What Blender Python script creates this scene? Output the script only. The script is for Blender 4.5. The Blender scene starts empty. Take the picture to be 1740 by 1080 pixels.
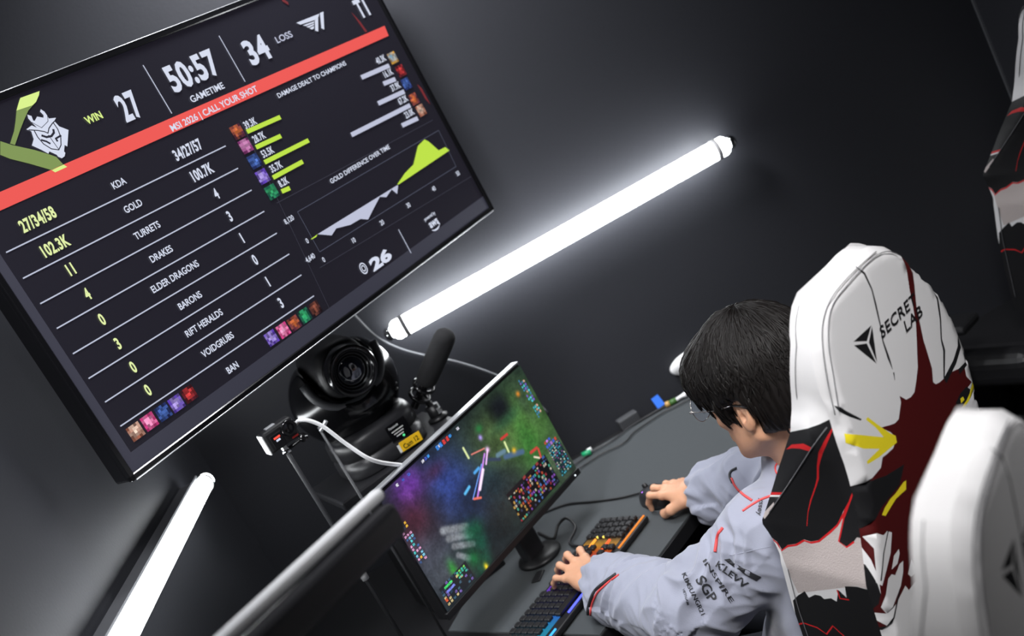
import bpy, bmesh, math, random
import numpy as np
from mathutils import Vector, Matrix, geometry, noise
from mathutils.bvhtree import BVHTree

random.seed(7)
rng = np.random.default_rng(11)
R = math.radians
scene = bpy.context.scene
col = scene.collection

# ------------------------------------------------------------------ camera
FPX = 1850.0
CAM_H = 1.84
_dn = np.array([4643.8 - 870, 7466.3 - 540, FPX]); _dn /= np.linalg.norm(_dn)
UPC = -_dn
_f = np.array([0, 0, 1.0]); _f = _f - (_f @ UPC) * UPC; _f /= np.linalg.norm(_f)
_r = np.cross(_f, UPC); _r = _r if _r[0] > 0 else -_r
_c, _s = math.cos(R(-3.0)), math.sin(R(-3.0))
WYC = _c * _f + _s * _r
WXC = _c * _r - _s * _f
def cam2w(d): return Vector((float(d @ WXC), float(d @ WYC), float(d @ UPC)))
CAM = Vector((0, 0, CAM_H))
cd = bpy.data.cameras.new('camera'); cam = bpy.data.objects.new('camera', cd); col.objects.link(cam)
X, Y, Z = cam2w(np.array([1., 0, 0])), cam2w(np.array([0, -1., 0])), cam2w(np.array([0, 0, -1.]))
cam.matrix_world = Matrix(((X.x, Y.x, Z.x, 0), (X.y, Y.y, Z.y, 0), (X.z, Y.z, Z.z, CAM_H), (0, 0, 0, 1)))
cd.sensor_width = 36; cd.lens = FPX / 1740 * 36; cd.clip_start = 0.05
cd.dof.use_dof = True; cd.dof.focus_distance = 1.95; cd.dof.aperture_fstop = 3.2
scene.camera = cam

# ------------------------------------------------------------------ exposure, world, ceiling lights, added wall fill
vs = scene.view_settings
vs.view_transform = 'Standard'; vs.look = 'None'; vs.exposure = 0.0; vs.gamma = 1.0; vs.use_curve_mapping = False
wd = bpy.data.worlds.new('world'); scene.world = wd; wd.use_nodes = True
wd.node_tree.nodes['Background'].inputs[0].default_value = (0.6, 0.7, 0.85, 1)
wd.node_tree.nodes['Background'].inputs[1].default_value = 0.01
def area(name, loc, target, sx, sy, power, colr=(1, 1, 1), spread=180):
    l = bpy.data.lights.new(name, 'AREA'); l.shape = 'RECTANGLE'; l.size = sx; l.size_y = sy
    l.energy = power; l.color = colr; l.spread = R(spread)
    o = bpy.data.objects.new(name, l); col.objects.link(o); o.location = loc
    o.rotation_euler = (Vector(target) - Vector(loc)).to_track_quat('-Z', 'Y').to_euler()
    return o
area('ceiling_or_fill_light', (0.30, 0.25, 2.72), (0.50, 1.55, 1.0), 0.6, 0.4, 7.0, (1.0, 0.99, 0.98), 47)
area('ceiling_or_fill_light', (0.12, 2.25, 2.74), (0.05, 2.75, 1.7), 0.4, 0.3, 22, (0.96, 0.97, 1.0), 130)
area('ceiling_or_fill_light', (-0.42, 1.25, 2.74), (-0.72, 1.9, 1.3), 0.3, 0.3, 12, (0.96, 0.97, 1.0), 100)  # added fill to brighten the left wall, no known lamp there

# ------------------------------------------------------------------ rays from the lens to real planes
def ray(x, y): return cam2w(np.array([x - 870., y - 540., FPX]) / FPX)
def at_z(x, y, z): r = ray(x, y); return CAM + r * ((z - CAM_H) / r.z)
def at_x(x, y, v): r = ray(x, y); return CAM + r * (v / r.x)
def at_y(x, y, v): r = ray(x, y); return CAM + r * (v / r.y)
def at_d(x, y, d): return CAM + ray(x, y) * d
def at_pl(x, y, P, n): r = ray(x, y); return CAM + r * ((P - CAM).dot(n) / r.dot(n))

# ------------------------------------------------------------------ materials
def lin(c): return c / 12.92 if c <= 0.04045 else ((c + 0.055) / 1.055) ** 2.4
def rgb(r, g, b): return (lin(r / 255), lin(g / 255), lin(b / 255), 1)
def mat(name, c, rough=0.5, metal=0.0, emit=None, estr=1.0, bump=0, bscale=80, spec=0.5, vary=0, coat=0, sheen=0, trans=0):
    m = bpy.data.materials.new(name); m.use_nodes = True
    nt = m.node_tree; b = nt.nodes['Principled BSDF']
    b.inputs['Base Color'].default_value = c; b.inputs['Roughness'].default_value = rough
    b.inputs['Metallic'].default_value = metal; b.inputs['Specular IOR Level'].default_value = spec
    b.inputs['Coat Weight'].default_value = coat; b.inputs['Sheen Weight'].default_value = sheen
    b.inputs['Transmission Weight'].default_value = trans
    if emit: b.inputs['Emission Color'].default_value = emit; b.inputs['Emission Strength'].default_value = estr
    if bump or vary:
        tc = nt.nodes.new('ShaderNodeTexCoord'); n = nt.nodes.new('ShaderNodeTexNoise')
        n.inputs['Scale'].default_value = bscale; n.inputs['Detail'].default_value = 4
        nt.links.new(tc.outputs['Object'], n.inputs['Vector'])
        if bump:
            bp = nt.nodes.new('ShaderNodeBump'); bp.inputs['Strength'].default_value = bump; bp.inputs['Distance'].default_value = 0.002
            nt.links.new(n.outputs['Fac'], bp.inputs['Height']); nt.links.new(bp.outputs['Normal'], b.inputs['Normal'])
        if vary:
            mx = nt.nodes.new('ShaderNodeMix'); mx.data_type = 'RGBA'
            mx.inputs['A'].default_value = tuple(v * (1 - vary) for v in c[:3]) + (1,)
            mx.inputs['B'].default_value = tuple(min(1, v * (1 + vary)) for v in c[:3]) + (1,)
            nt.links.new(n.outputs['Fac'], mx.inputs['Factor']); nt.links.new(mx.outputs['Result'], b.inputs['Base Color'])
    return m
def emit_mat(name, c, s=1.0, base=(0.005, 0.005, 0.006, 1), rough=0.35):
    return mat(name, base, rough, emit=c, estr=s, spec=0.3)
def attr_emit(name, s=1.0):
    m = mat(name, (0.004, 0.004, 0.005, 1), 0.3, spec=0.3); nt = m.node_tree; b = nt.nodes['Principled BSDF']
    a = nt.nodes.new('ShaderNodeAttribute'); a.attribute_name = 'Col'
    nt.links.new(a.outputs['Color'], b.inputs['Emission Color']); b.inputs['Emission Strength'].default_value = s
    return m
M = {}
M['wall'] = mat('black_wall_paint', rgb(44, 45, 50), 0.55, bump=0.12, bscale=160, spec=0.30, vary=0.08)
M['floor'] = mat('dark_carpet', rgb(28, 28, 30), 0.95, bump=0.4, bscale=300)
M['ceil'] = mat('dark_ceiling', rgb(40, 40, 42), 0.9)
M['trim'] = mat('grey_corner_trim', rgb(90, 92, 96), 0.5)
M['black'] = mat('black_plastic', rgb(22, 22, 24), 0.42, bump=0.05, bscale=400)
M['gloss'] = mat('glossy_black_plastic', rgb(14, 14, 16), 0.16)
M['satin'] = mat('satin_black', rgb(38, 38, 41), 0.38)
M['dgrey'] = mat('dark_grey_plastic', rgb(62, 63, 66), 0.5)
M['silver'] = mat('silver_trim', rgb(188, 190, 194), 0.35, metal=0.6)
M['chrome'] = mat('chrome', rgb(210, 212, 215), 0.15, metal=1)
M['white'] = mat('white_plastic', rgb(225, 225, 226), 0.4)
M['foam'] = mat('black_foam', rgb(28, 28, 30), 0.95, bump=0.6, bscale=500)
M['tube'] = mat('lit_tube', (0.9, 0.9, 0.9, 1), 0.4, emit=(0.95, 0.98, 1, 1), estr=22)
M['glass'] = mat('lens_glass', (0.01, 0.012, 0.02, 1), 0.03, spec=0.9, coat=1)

# ------------------------------------------------------------------ mesh helpers
class MB:
    def __init__(s): s.v = []; s.f = []; s.m = []; s.sm = []
    def add(s, vs_, fs, mi=0, smooth=False):
        o = len(s.v); s.v += [tuple(v) for v in vs_]
        for f in fs: s.f.append(tuple(i + o for i in f)); s.m.append(mi); s.sm.append(smooth)
        return s
    def bm(s, b, mi=0, smooth=False, mx=None):
        b.verts.index_update()
        vs_ = [(mx @ v.co) if mx else v.co for v in b.verts]
        s.add(vs_, [[v.index for v in f.verts] for f in b.faces], mi, smooth); b.free(); return s
    def box(s, mx, sx, sy, sz, bev=0.0, seg=2, mi=0):
        b = bmesh.new(); bmesh.ops.create_cube(b, size=1)
        bmesh.ops.scale(b, vec=(sx, sy, sz), verts=b.verts)
        if bev: bmesh.ops.bevel(b, geom=b.edges[:], offset=bev, segments=seg, affect='EDGES', profile=0.5)
        return s.bm(b, mi, False, mx)
    def tube(s, pts, rad, n=10, mi=0, cap=True, smooth=True):
        pts = [Vector(p) for p in pts]; k = len(pts)
        rad = [rad] * k if isinstance(rad, (int, float)) else rad
        t0 = (pts[1] - pts[0]).normalized()
        a = t0.cross(Vector((0, 0, 1))); a = a if a.length > 1e-3 else t0.cross(Vector((1, 0, 0))); a.normalize()
        V = []; F = []
        for i, p in enumerate(pts):
            t = (pts[min(i + 1, k - 1)] - pts[max(i - 1, 0)])
            t = t.normalized() if t.length > 1e-9 else t0
            a = (a - t * a.dot(t)); a = a.normalized() if a.length > 1e-6 else t.orthogonal().normalized(); b = t.cross(a)
            for j in range(n):
                w = 2 * math.pi * j / n
                V.append(p + (a * math.cos(w) + b * math.sin(w)) * rad[i])
        for i in range(k - 1):
            for j in range(n):
                F.append((i * n + j, i * n + (j + 1) % n, (i + 1) * n + (j + 1) % n, (i + 1) * n + j))
        if cap: F.append(tuple(range(n))[::-1]); F.append(tuple((k - 1) * n + j for j in range(n)))
        return s.add(V, F, mi, smooth)
    def lathe(s, prof, mx=None, n=32, mi=0, smooth=True):   # prof: (radius, z)
        V = []; F = []; k = len(prof)
        for (r, z) in prof:
            for j in range(n):
                w = 2 * math.pi * j / n; p = Vector((r * math.cos(w), r * math.sin(w), z)); V.append(mx @ p if mx else p)
        for i in range(k - 1):
            for j in range(n): F.append((i * n + j, i * n + (j + 1) % n, (i + 1) * n + (j + 1) % n, (i + 1) * n + j))
        F.append(tuple(range(n))[::-1]); F.append(tuple((k - 1) * n + j for j in range(n)))
        return s.add(V, F, mi, smooth)
    def prism(s, poly, d, mi=0):                            # poly: world points (planar), d: extrusion vector
        n = len(poly); P = [Vector(p) for p in poly]; V = P + [p + d for p in P]
        F = [tuple(range(n))[::-1], tuple(range(n, 2 * n))] + [(i, (i + 1) % n, n + (i + 1) % n, n + i) for i in range(n)]
        return s.add(V, F, mi)
    def build(s, name, mats, parent=None, smooth_angle=None):
        me = bpy.data.meshes.new(name); me.from_pydata(s.v, [], s.f)
        for m_ in (mats if isinstance(mats, (list, tuple)) else [mats]): me.materials.append(m_)
        me.polygons.foreach_set('material_index', s.m); me.polygons.foreach_set('use_smooth', s.sm)
        b = bmesh.new(); b.from_mesh(me); bmesh.ops.recalc_face_normals(b, faces=b.faces); b.to_mesh(me); b.free()
        o = bpy.data.objects.new(name, me); col.objects.link(o)
        if parent: set_parent(o, parent)
        return o
def set_parent(o, p):
    o.parent = p; o.matrix_parent_inverse = world_of(p).inverted()
def world_of(o):
    mloc = Matrix.LocRotScale(o.location, o.rotation_euler, o.scale)
    return (world_of(o.parent) @ o.matrix_parent_inverse @ mloc) if o.parent else mloc
def tag(o, label, cat, group=None, kind=None):
    if label: o['label'] = label
    if cat: o['category'] = cat
    if group: o['group'] = group
    if kind: o['kind'] = kind
    return o
def empty(name, loc, label, cat, group=None):
    o = bpy.data.objects.new(name, None); o.empty_display_size = 0.05; col.objects.link(o); o.location = loc
    return tag(o, label, cat, group)
def struct(o): o['kind'] = 'structure'; return o
def fr(o, x, y, z):                                          # frame matrix from origin and axes
    x, y, z = Vector(x), Vector(y), Vector(z)
    return Matrix(((x.x, y.x, z.x, o[0]), (x.y, y.y, z.y, o[1]), (x.z, y.z, z.z, o[2]), (0, 0, 0, 1)))
def frame_z(o, z, hint=(0, 0, 1)):
    z = Vector(z).normalized(); x = Vector(hint).cross(z); x = x if x.length > 1e-4 else z.orthogonal(); x.normalize()
    return fr(o, x, z.cross(x), z)
def T(x, y, z): return Matrix.Translation((x, y, z))
def smooth_path(pts, sub=8):                                 # Catmull-Rom
    P = [Vector(p) for p in pts]; P = [P[0] * 2 - P[1]] + P + [P[-1] * 2 - P[-2]]; out = []
    for i in range(1, len(P) - 2):
        for k in range(sub):
            t = k / sub; a, b, c, d = P[i - 1], P[i], P[i + 1], P[i + 2]
            out.append(0.5 * ((2 * b) + (c - a) * t + (2 * a - 5 * b + 4 * c - d) * t * t + (3 * b - a - 3 * c + d) * t ** 3))
    out.append(P[-2]); return out

# text outlines: built-in font, turned into triangles in a unit box (x along the line, y cap height)
_tcache = {}
def glyphs(s, bold=0.0, space=1.0, shear=0.0):
    k = (s, bold, space, shear)
    if k in _tcache: return _tcache[k]
    cu = bpy.data.curves.new('t', 'FONT'); cu.body = s; cu.offset = bold; cu.space_character = space; cu.shear = shear
    cu.resolution_u = 3; cu.fill_mode = 'FRONT'
    o = bpy.data.objects.new('t', cu); col.objects.link(o)
    bpy.context.view_layer.update()
    me = bpy.data.meshes.new_from_object(o.evaluated_get(bpy.context.evaluated_depsgraph_get()))
    V = np.array([v.co[:2] for v in me.vertices]).reshape(-1, 2); F = [tuple(p.vertices) for p in me.polygons]
    bpy.data.objects.remove(o); bpy.data.curves.remove(cu); bpy.data.meshes.remove(me)
    V[:, 0] -= V[:, 0].min(); h = 0.729 if True else 1
    _tcache[k] = (V, F); return V, F
CAP = 0.73

# ------------------------------------------------------------------ the room
YB, XL, XR, HC = 2.86, -0.745, 1.68, 2.8
def wall(name, pts, d):
    return struct(MB().prism(pts, Vector(d)).build(name, M['wall']))
wall('wall_back', [(XL - .1, YB, 0), (XR + .1, YB, 0), (XR + .1, YB, HC), (XL - .1, YB, HC)], (0, .1, 0))
wall('wall_left', [(XL, -1.6, 0), (XL, YB, 0), (XL, YB, HC), (XL, -1.6, HC)], (-.1, 0, 0))
wall('wall_right', [(XR, -1.6, 0), (XR, YB, 0), (XR, YB, HC), (XR, -1.6, HC)], (.1, 0, 0))
wall('wall_front', [(XL - .1, -1.6, 0), (XR + .1, -1.6, 0), (XR + .1, -1.6, HC), (XL - .1, -1.6, HC)], (0, -.1, 0))
struct(MB().prism([(XL - .1, -1.7, 0), (XR + .1, -1.7, 0), (XR + .1, YB + .1, 0), (XL - .1, YB + .1, 0)], Vector((0, 0, -.1))).build('floor', M['floor']))
struct(MB().prism([(XL - .1, -1.7, HC), (XR + .1, -1.7, HC), (XR + .1, YB + .1, HC), (XL - .1, YB + .1, HC)], Vector((0, 0, .1))).build('ceiling', M['ceil']))
struct(MB().box(T(XR - .003, YB - .003, HC / 2), .006, .006, HC).build('trim_1', M['trim']))

# direction of the desk row, its normal towards the players
AZ = R(49.4)
DT = Vector((math.sin(AZ), math.cos(AZ), 0)); DN = Vector((math.cos(AZ), -math.sin(AZ), 0)); UZ = Vector((0, 0, 1))
DESK = 0.74

# ------------------------------------------------------------------ television across the corner
E_W = emit_mat('display_white', rgb(214, 220, 238), 1.0)
E_Y = emit_mat('display_pale_yellow', rgb(226, 240, 168), 1.0)
E_G = emit_mat('display_lime', rgb(190, 226, 70), 1.0)
E_R = emit_mat('display_red', rgb(238, 88, 82), 1.0)
E_DG = emit_mat('display_olive', rgb(128, 150, 84), 1.0)
E_LG = emit_mat('display_pale_lime', rgb(218, 242, 140), 1.0)
E_L = emit_mat('display_line', rgb(190, 196, 216), 1.0)
E_F = emit_mat('display_faint', rgb(82, 86, 104), 1.0)
E_LV = emit_mat('display_lavender', rgb(190, 194, 216), 1.0)
E_DR = emit_mat('display_dark_red', rgb(120, 40, 44), 1.0)
E_COL = attr_emit('display_picture', 1.0)
TVA = R(46.6)
TVD = Vector((math.sin(TVA), math.cos(TVA), 0)); TVN = Vector((math.cos(TVA), -math.sin(TVA), 0))
TVP = Vector((-0.6255, 1.907, 1.469))
TVW, TVH, TVT = 1.18, 0.686, 0.05
def tvl(x, y): p = at_pl(x, y, TVP, TVN) - TVP; return (p.dot(TVD), p.z)
def tvw(s, t, w=0.0): return TVP + TVD * s + UZ * t + TVN * w
def tv_poly(name, pts, m, parent, w=0.0012, px=True):
    L = [tvl(*p) if px else p for p in pts]
    b = MB(); n = len(L); V = [tvw(s, t, w) for s, t in L]
    tri = geometry.tessellate_polygon([[Vector((s, t, 0)) for s, t in L]])
    b.add(V, [tuple(t_) for t_ in tri]); return b.build(name, m, parent)
def tv_line(name, a, b_, th, m, parent, w=0.0012):
    a, b_ = Vector(tvl(*a)), Vector(tvl(*b_)); d = (b_ - a).normalized(); n = Vector((-d.y, d.x)) * th / 2
    return tv_poly(name, [a - n, b_ - n, b_ + n, a + n], m, parent, w, px=False)
def tv_text(name, s, m, parent, c=None, h=0.0126, xs=0.7, bold=0.02, ends=None, space=1.0, w=0.0018):
    V, F = glyphs(s, bold, space); wd_ = V[:, 0].max()
    if ends:
        a, b_ = Vector(tvl(*ends[0])), Vector(tvl(*ends[1])); d = (b_ - a); L = d.length; d.normalize(); n = Vector((-d.y, d.x))
        d = Vector((1, 0)) if abs(d.y) < 0.15 else d; n = Vector((-d.y, d.x))
        P = [a + d * (v[0] / wd_ * L) + n * (v[1] / CAP * h) for v in V]
    else:
        k = h / CAP; cc = Vector(tvl(*c)); P = [cc + Vector(((v[0] - wd_ / 2) * k * xs, (v[1] - CAP / 2) * k)) for v in V]
    b = MB(); b.add([tvw(p.x, p.y, w) for p in P], F); return b.build(name, m, parent)

tv = empty('television', TVP + TVD * TVW / 2 - UZ * 0.0, 'large wide television showing match statistics, hung across the corner of the black walls', 'television')
b = MB(); b.box(fr(tvw(TVW / 2, TVH / 2, -TVT / 2 - .004), TVD, UZ, -TVN), TVW, TVH, TVT, 0.006, 2)
b.box(fr(tvw(TVW / 2, TVH / 2, -TVT - .02), TVD, UZ, -TVN), TVW * .5, TVH * .5, .05, 0.01, 2)
hs = b.build('housing', M['gloss'], tv)
b = MB(); bw = 0.012
for (cx, cy, sx, sy) in ((TVW / 2, bw / 2, TVW, bw), (TVW / 2, TVH - bw / 2, TVW, bw), (bw / 2, TVH / 2, bw, TVH), (TVW - bw / 2, TVH / 2, bw, TVH)):
    b.box(fr(tvw(cx, cy, 0), TVD, UZ, -TVN), sx, sy, 0.012, 0.002, 1)
b.build('bezel', M['gloss'], tv)
b = MB(); b.tube([tvw(.01, .0, .006), tvw(TVW - .01, 0, .006)], 0.0012, 6); b.build('lower_edge_strip', M['silver'], tv)
b = MB(); b.tube([tvw(.01, TVH, .006), tvw(TVW - .01, TVH, .006)], 0.0010, 6); b.build('upper_edge_strip', M['silver'], tv)
m_scr = mat('display_black', (0.006, 0.006, 0.008, 1), 0.22, emit=rgb(27, 25, 33), estr=1.0, spec=0.35)
m_brd = mat('display_border', (0.02, 0.02, 0.025, 1), 0.3, emit=rgb(44, 44, 56), estr=1.0)
b = MB(); b.box(fr(tvw(TVW / 2, TVH / 2, -.003), TVD, UZ, -TVN), TVW - .02, TVH - .02, .004); scr = b.build('screen', m_scr, tv)
sb = [tvl(222, 768), (1.155, .035), (1.155, TVH - .022), (.03, TVH - .022)]
s0, t0 = tvl(222, 768); s1, t1 = TVW - .022, TVH - .02
g = 0.02
for q in ([(0.012, .012), (TVW - .012, .012), (TVW - .012, t0), (0.012, t0)], [(0.012, t0), (s0, t0), (s0, TVH - .012), (0.012, TVH - .012)]):
    tv_poly('screen_border', q, m_brd, scr, 0.0006, px=False)
tv_poly('score_banner', [(-60, 352), (653, 44), (660, 61), (-60, 385)], E_R, scr, 0.001)
# header
tv_text('score_caption', 'WIN', E_LG, scr, ends=((148, 212), (175, 200)), h=.0145, bold=.03)
tv_text('score_figure', '27', E_W, scr, ends=((214, 207), (246, 193)), h=.051, bold=.036, space=1.08)
tv_text('game_clock', '50:57', E_W, scr, ends=((296, 157), (377.5, 122)), h=.052, bold=.036, space=1.08)
tv_text('clock_caption', 'GAMETIME', E_W, scr, ends=((326, 175), (383, 152)), h=.0135)
tv_text('score_figure', '34', E_W, scr, ends=((428, 111), (465, 98)), h=.052, bold=.036, space=1.08)
tv_text('score_caption', 'LOSS', E_LV, scr, ends=((471, 74), (498, 63)), h=.0145)
tv_text('team_name', 'T1', E_W, scr, c=(613, 13), h=.044, xs=.62, bold=.036, space=1.08)
tv_text('banner_caption', 'MSI 2026 | CALL YOUR SHOT', E_W, scr, ends=((292.6, 224), (440, 158)), h=.0135)
for a_, c_ in (((242.6, 111), (291.5, 193)), ((371.5, 61), (416, 139))): tv_line('divider_line', a_, c_, .0022, E_L, scr)
# winning team strokes and emblem  (pixel lists in a 6x crop of the corner)
def p7(L): return [(x / 6, 140 + y / 6) for x, y in L]
tv_poly('paint_stroke', p7([(195, 185), (205, 160), (400, 90), (395, 130), (365, 200), (330, 235), (165, 290), (180, 235)]), E_LG, scr)
tv_poly('paint_stroke', p7([(165, 292), (330, 237), (285, 290), (240, 390), (205, 480), (150, 640), (100, 625), (140, 500), (155, 400)]), E_DG, scr)
tv_poly('paint_stroke', p7([(0, 600), (120, 640), (350, 690), (500, 735), (570, 760), (640, 835), (525, 895), (300, 830), (100, 780), (0, 740)]), E_DG, scr)
tv_poly('paint_stroke', p7([(525, 897), (645, 838), (682, 862), (560, 918)]), E_LG, scr)
em = tv_poly('samurai_emblem', p7([(265, 480), (320, 440), (375, 465), (320, 410), (285, 370), (275, 330), (318, 345), (335, 390), (350, 395), (375, 350), (440, 362), (440, 335), (405, 300), (412, 275), (450, 300), (478, 340), (495, 370), (568, 362), (550, 395), (600, 450), (695, 487), (690, 560), (683, 655), (655, 640), (650, 705), (663, 720), (655, 755), (628, 775), (590, 760), (575, 740), (500, 705), (490, 728), (420, 690), (322, 645), (340, 580), (315, 500)]), E_W, scr, 0.0014)
m_em = mat('emblem_ink', (0.004, 0.004, 0.006, 1), 0.3, emit=rgb(40, 40, 50))
def em_line(pts, th):
    b = MB(); L = [Vector(tvl(*p)) for p in p7(pts)]
    for i in range(len(L) - 1):
        d = (L[i + 1] - L[i]).normalized(); n = Vector((-d.y, d.x)) * th / 2; e = d * th * .3
        b.add([tvw(q.x, q.y, .0018) for q in (L[i] - n - e, L[i + 1] - n + e, L[i + 1] + n + e, L[i] + n - e)], [(0, 1, 2, 3)])
    b.build('emblem_line', m_em, em)
em_line([(290, 487), (380, 492), (450, 505), (485, 520), (495, 470), (530, 420), (555, 395)], .0018)
em_line([(345, 495), (380, 560), (440, 630), (520, 680), (595, 690), (618, 640), (615, 560), (585, 480), (540, 415)], .0018)
em_line([(425, 545), (470, 560), (520, 550), (545, 515), (540, 485)], .004)
em_line([(490, 540), (540, 610), (595, 685)], .0012)
em_line([(420, 590), (470, 605), (505, 625)], .0034)
em_line([(615, 545), (565, 575), (580, 600)], .0034)
em_line([(320, 410), (420, 465), (485, 400), (480, 345)], .001)
# losing team emblem and red flicks
def p8(L): return [(480 + x / 8.7, y / 8.7) for x, y in L]
for q in ([(200, 340), (540, 205), (520, 270), (470, 300), (260, 368)], [(295, 378), (465, 318), (460, 342), (340, 388)], [(345, 400), (462, 352), (458, 376), (385, 412)], [(392, 420), (462, 388), (458, 425), (430, 440)],
          [(472, 302), (522, 268), (524, 470), (478, 455)], [(548, 195), (600, 175), (612, 440), (570, 420)]):
    tv_poly('wing_emblem', p8(q), E_W, scr, 0.0014)
tv_poly('red_flick', p8([(1010, 180), (1060, 230), (1150, 330), (1250, 470), (1220, 480), (1130, 350)]), E_DR, scr)
tv_poly('red_flick', [(708, 143), (716, 150), (731, 178), (722, 168)], E_DR, scr)
tv_poly('red_flick', [(474, -6), (489, 4), (490, 9), (480, 3)], E_DR, scr)
# statistics table
TL_ = [(10, 429), (38.6, 473), (68, 516), (96, 558), (123.4, 601), (150, 643), (178, 683), (204, 724)]
TR_ = [(383, 248), (404, 286), (427, 323), (448.5, 359), (470, 396), (491, 431.5), (511.6, 467), (533, 502.5)]
for a_, c_ in zip(TL_, TR_): tv_line('table_line', a_, c_, .0024, E_L, scr)
rows = ['KDA', 'GOLD', 'TURRETS', 'DRAKES', 'ELDER DRAGONS', 'BARONS', 'RIFT HERALDS', 'VOIDGRUBS', 'BAN']
lab = [(201, 311), (225, 350), (249, 391), (273, 431), (297, 469), (322, 510), (346, 548), (369, 585), (394, 624)]
lv = ['27/34/58', '102.3K', '11', '4', '0', '3', '0', '0']
lp = [(63, 372), (93, 417), (119, 457), (147, 499), (172, 542), (199, 583), (225, 623), (250, 662)]
rv = ['34/27/57', '100.7K', '4', '3', '1', '0', '1', '3']
rp = [(318, 254), (342.5, 292), (366, 329), (389, 367), (410, 404), (432, 441), (454, 478), (476, 514)]
for s_, p in zip(rows, lab): tv_text('row_caption', s_, E_W, scr, c=p, h=.0135, xs=.80)
for s_, p in zip(lv, lp): tv_text('row_value', s_, E_Y, scr, c=p, h=.0215, xs=.62, bold=.036, space=1.08)
for s_, p in zip(rv, rp): tv_text('row_value', s_, E_W, scr, c=p, h=.0215, xs=.62, bold=.036, space=1.08)
# small portrait tiles: plain mottled colour squares
def tile(name, p, size, pal, parent):
    s, t = tvl(*p); n = 5; b = MB(); cs = []
    for i in range(n):
        for j in range(n):
            x0, y0 = s + (i / n - .5) * size, t + (j / n - .5) * size
            b.add([tvw(x0, y0, .0014), tvw(x0 + size / n, y0, .0014), tvw(x0 + size / n, y0 + size / n, .0014), tvw(x0, y0 + size / n, .0014)], [(0, 1, 2, 3)])
            r2 = math.hypot(i - 2, j - 2.3) / 2.8; c1, c2 = pal
            k = min(1, max(0, r2 + random.uniform(-.3, .3))); f = random.uniform(.35, 1.3)
            cs.append([min(1, (lin(c1[q] / 255) * (1 - k) + lin(c2[q] / 255) * k) * f) for q in range(3)] + [1])
    o = b.build(name, E_COL, parent); me = o.data
    at = me.color_attributes.new('Col', 'FLOAT_COLOR', 'CORNER')
    at.data.foreach_set('color', np.repeat(np.array(cs), 4, axis=0).ravel())
P_ = dict(o=((230, 120, 60), (90, 40, 60)), p=((220, 150, 200), (130, 50, 110)), b=((90, 130, 220), (30, 40, 90)), v=((190, 170, 240), (90, 60, 170)), g=((60, 190, 120), (20, 70, 60)),
          r=((210, 60, 60), (70, 20, 30)), t=((90, 170, 210), (200, 150, 60)), w=((240, 210, 190), (150, 90, 70)), pk=((250, 170, 210), (210, 60, 130)), k=((160, 90, 70), (40, 22, 28)))
for p, k in zip([(403, 224), (417, 248), (432, 274), (446, 300), (461.5, 326)], 'opbvg'): tile('portrait_tile', p, .0285, P_[k], scr)
for p, k in zip([(667, 98.5), (680.5, 120.5), (690, 142.5), (703, 168.5), (715, 187.5)], 'trbow'): tile('portrait_tile', p, .027, P_[k], scr)
for p, k in zip([(230, 733), (253.5, 716), (277, 700), (299.5, 685), (321, 669.5)], ['w', 'pk', 'b', 'v', 'r']): tile('portrait_tile', p, .0275, P_[k], scr)
for p, k in zip([(461, 574), (481, 561), (499.5, 549), (517.5, 536), (535, 524)], ['v', 'pk', 'o', 'g', 'k']): tile('portrait_tile', p, .0275, P_[k], scr)
# damage bars
tv_text('chart_title', 'DAMAGE DEALT TO CHAMPIONS', E_W, scr, ends=((473, 167), (590, 113.5)), h=.0105, bold=.02)
for a_, c_ in (((419, 224), (476, 199)), ((434.4, 250.5), (477, 231)), ((449, 276), (524, 238.5)), ((463.3, 302), (514, 274.5)), ((478, 325.5), (492, 319.5))): tv_line('damage_bar', a_, c_, .0095, E_G, scr)
for a_, c_ in (((613.5, 132), (661, 111.5)), ((651, 142.6), (671.5, 134.5)), ((642, 176), (686.5, 155.6)), ((596.5, 229.5), (696.5, 179)), ((682.5, 213.5), (709.5, 201))): tv_line('damage_bar', a_, c_, .0105, E_LV, scr)
for s_, p in zip(['39.3K', '28.7K', '53.5K', '35.7K', '8.2K'], [(424, 209), (439, 233), (453.5, 258), (468, 283), (480.5, 309)]): tv_text('damage_figure', s_, E_W, scr, c=p, h=.0155, xs=.62, bold=.03, space=1.08)
for s_, p in zip(['40.3K', '16.1K', '37.9K', '67.2K', '23.0K'], [(646, 101), (658.5, 124), (671, 147), (683.5, 169.5), (694.5, 192.5)]): tv_text('damage_figure', s_, E_W, scr, c=p, h=.0155, xs=.62, bold=.03, space=1.08)
# gold chart
tv_text('chart_title', 'GOLD DIFFERENCE OVER TIME', E_W, scr, ends=((562.5, 312.5), (664.5, 256)), h=.0105, bold=.02)
cf = [(505, 360), (744.8, 221.5), (774.4, 283), (542.6, 428)]
for i in range(4): tv_line('chart_frame', cf[i], cf[(i + 1) % 4], .0012, E_F, scr)
tv_poly('gold_area', [(527.7, 406), (539, 398), (537, 402.5), (529, 407)], E_G, scr)
tv_poly('gold_area', [(539, 398), (674.4, 314.8), (676, 315), (674.4, 329.6), (665, 322), (656, 335), (644.8, 334.5), (633, 357), (625, 373), (612, 372), (595, 382), (571, 388), (563, 400)], E_LV, scr)
tv_poly('gold_area', [(674.4, 313.5), (687.4, 294.4), (702, 279.6), (709.6, 248), (720.7, 237), (728, 240.7), (744.8, 255.6), (756, 250), (763.3, 255.6), (677, 313.5)], E_G, scr)
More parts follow.
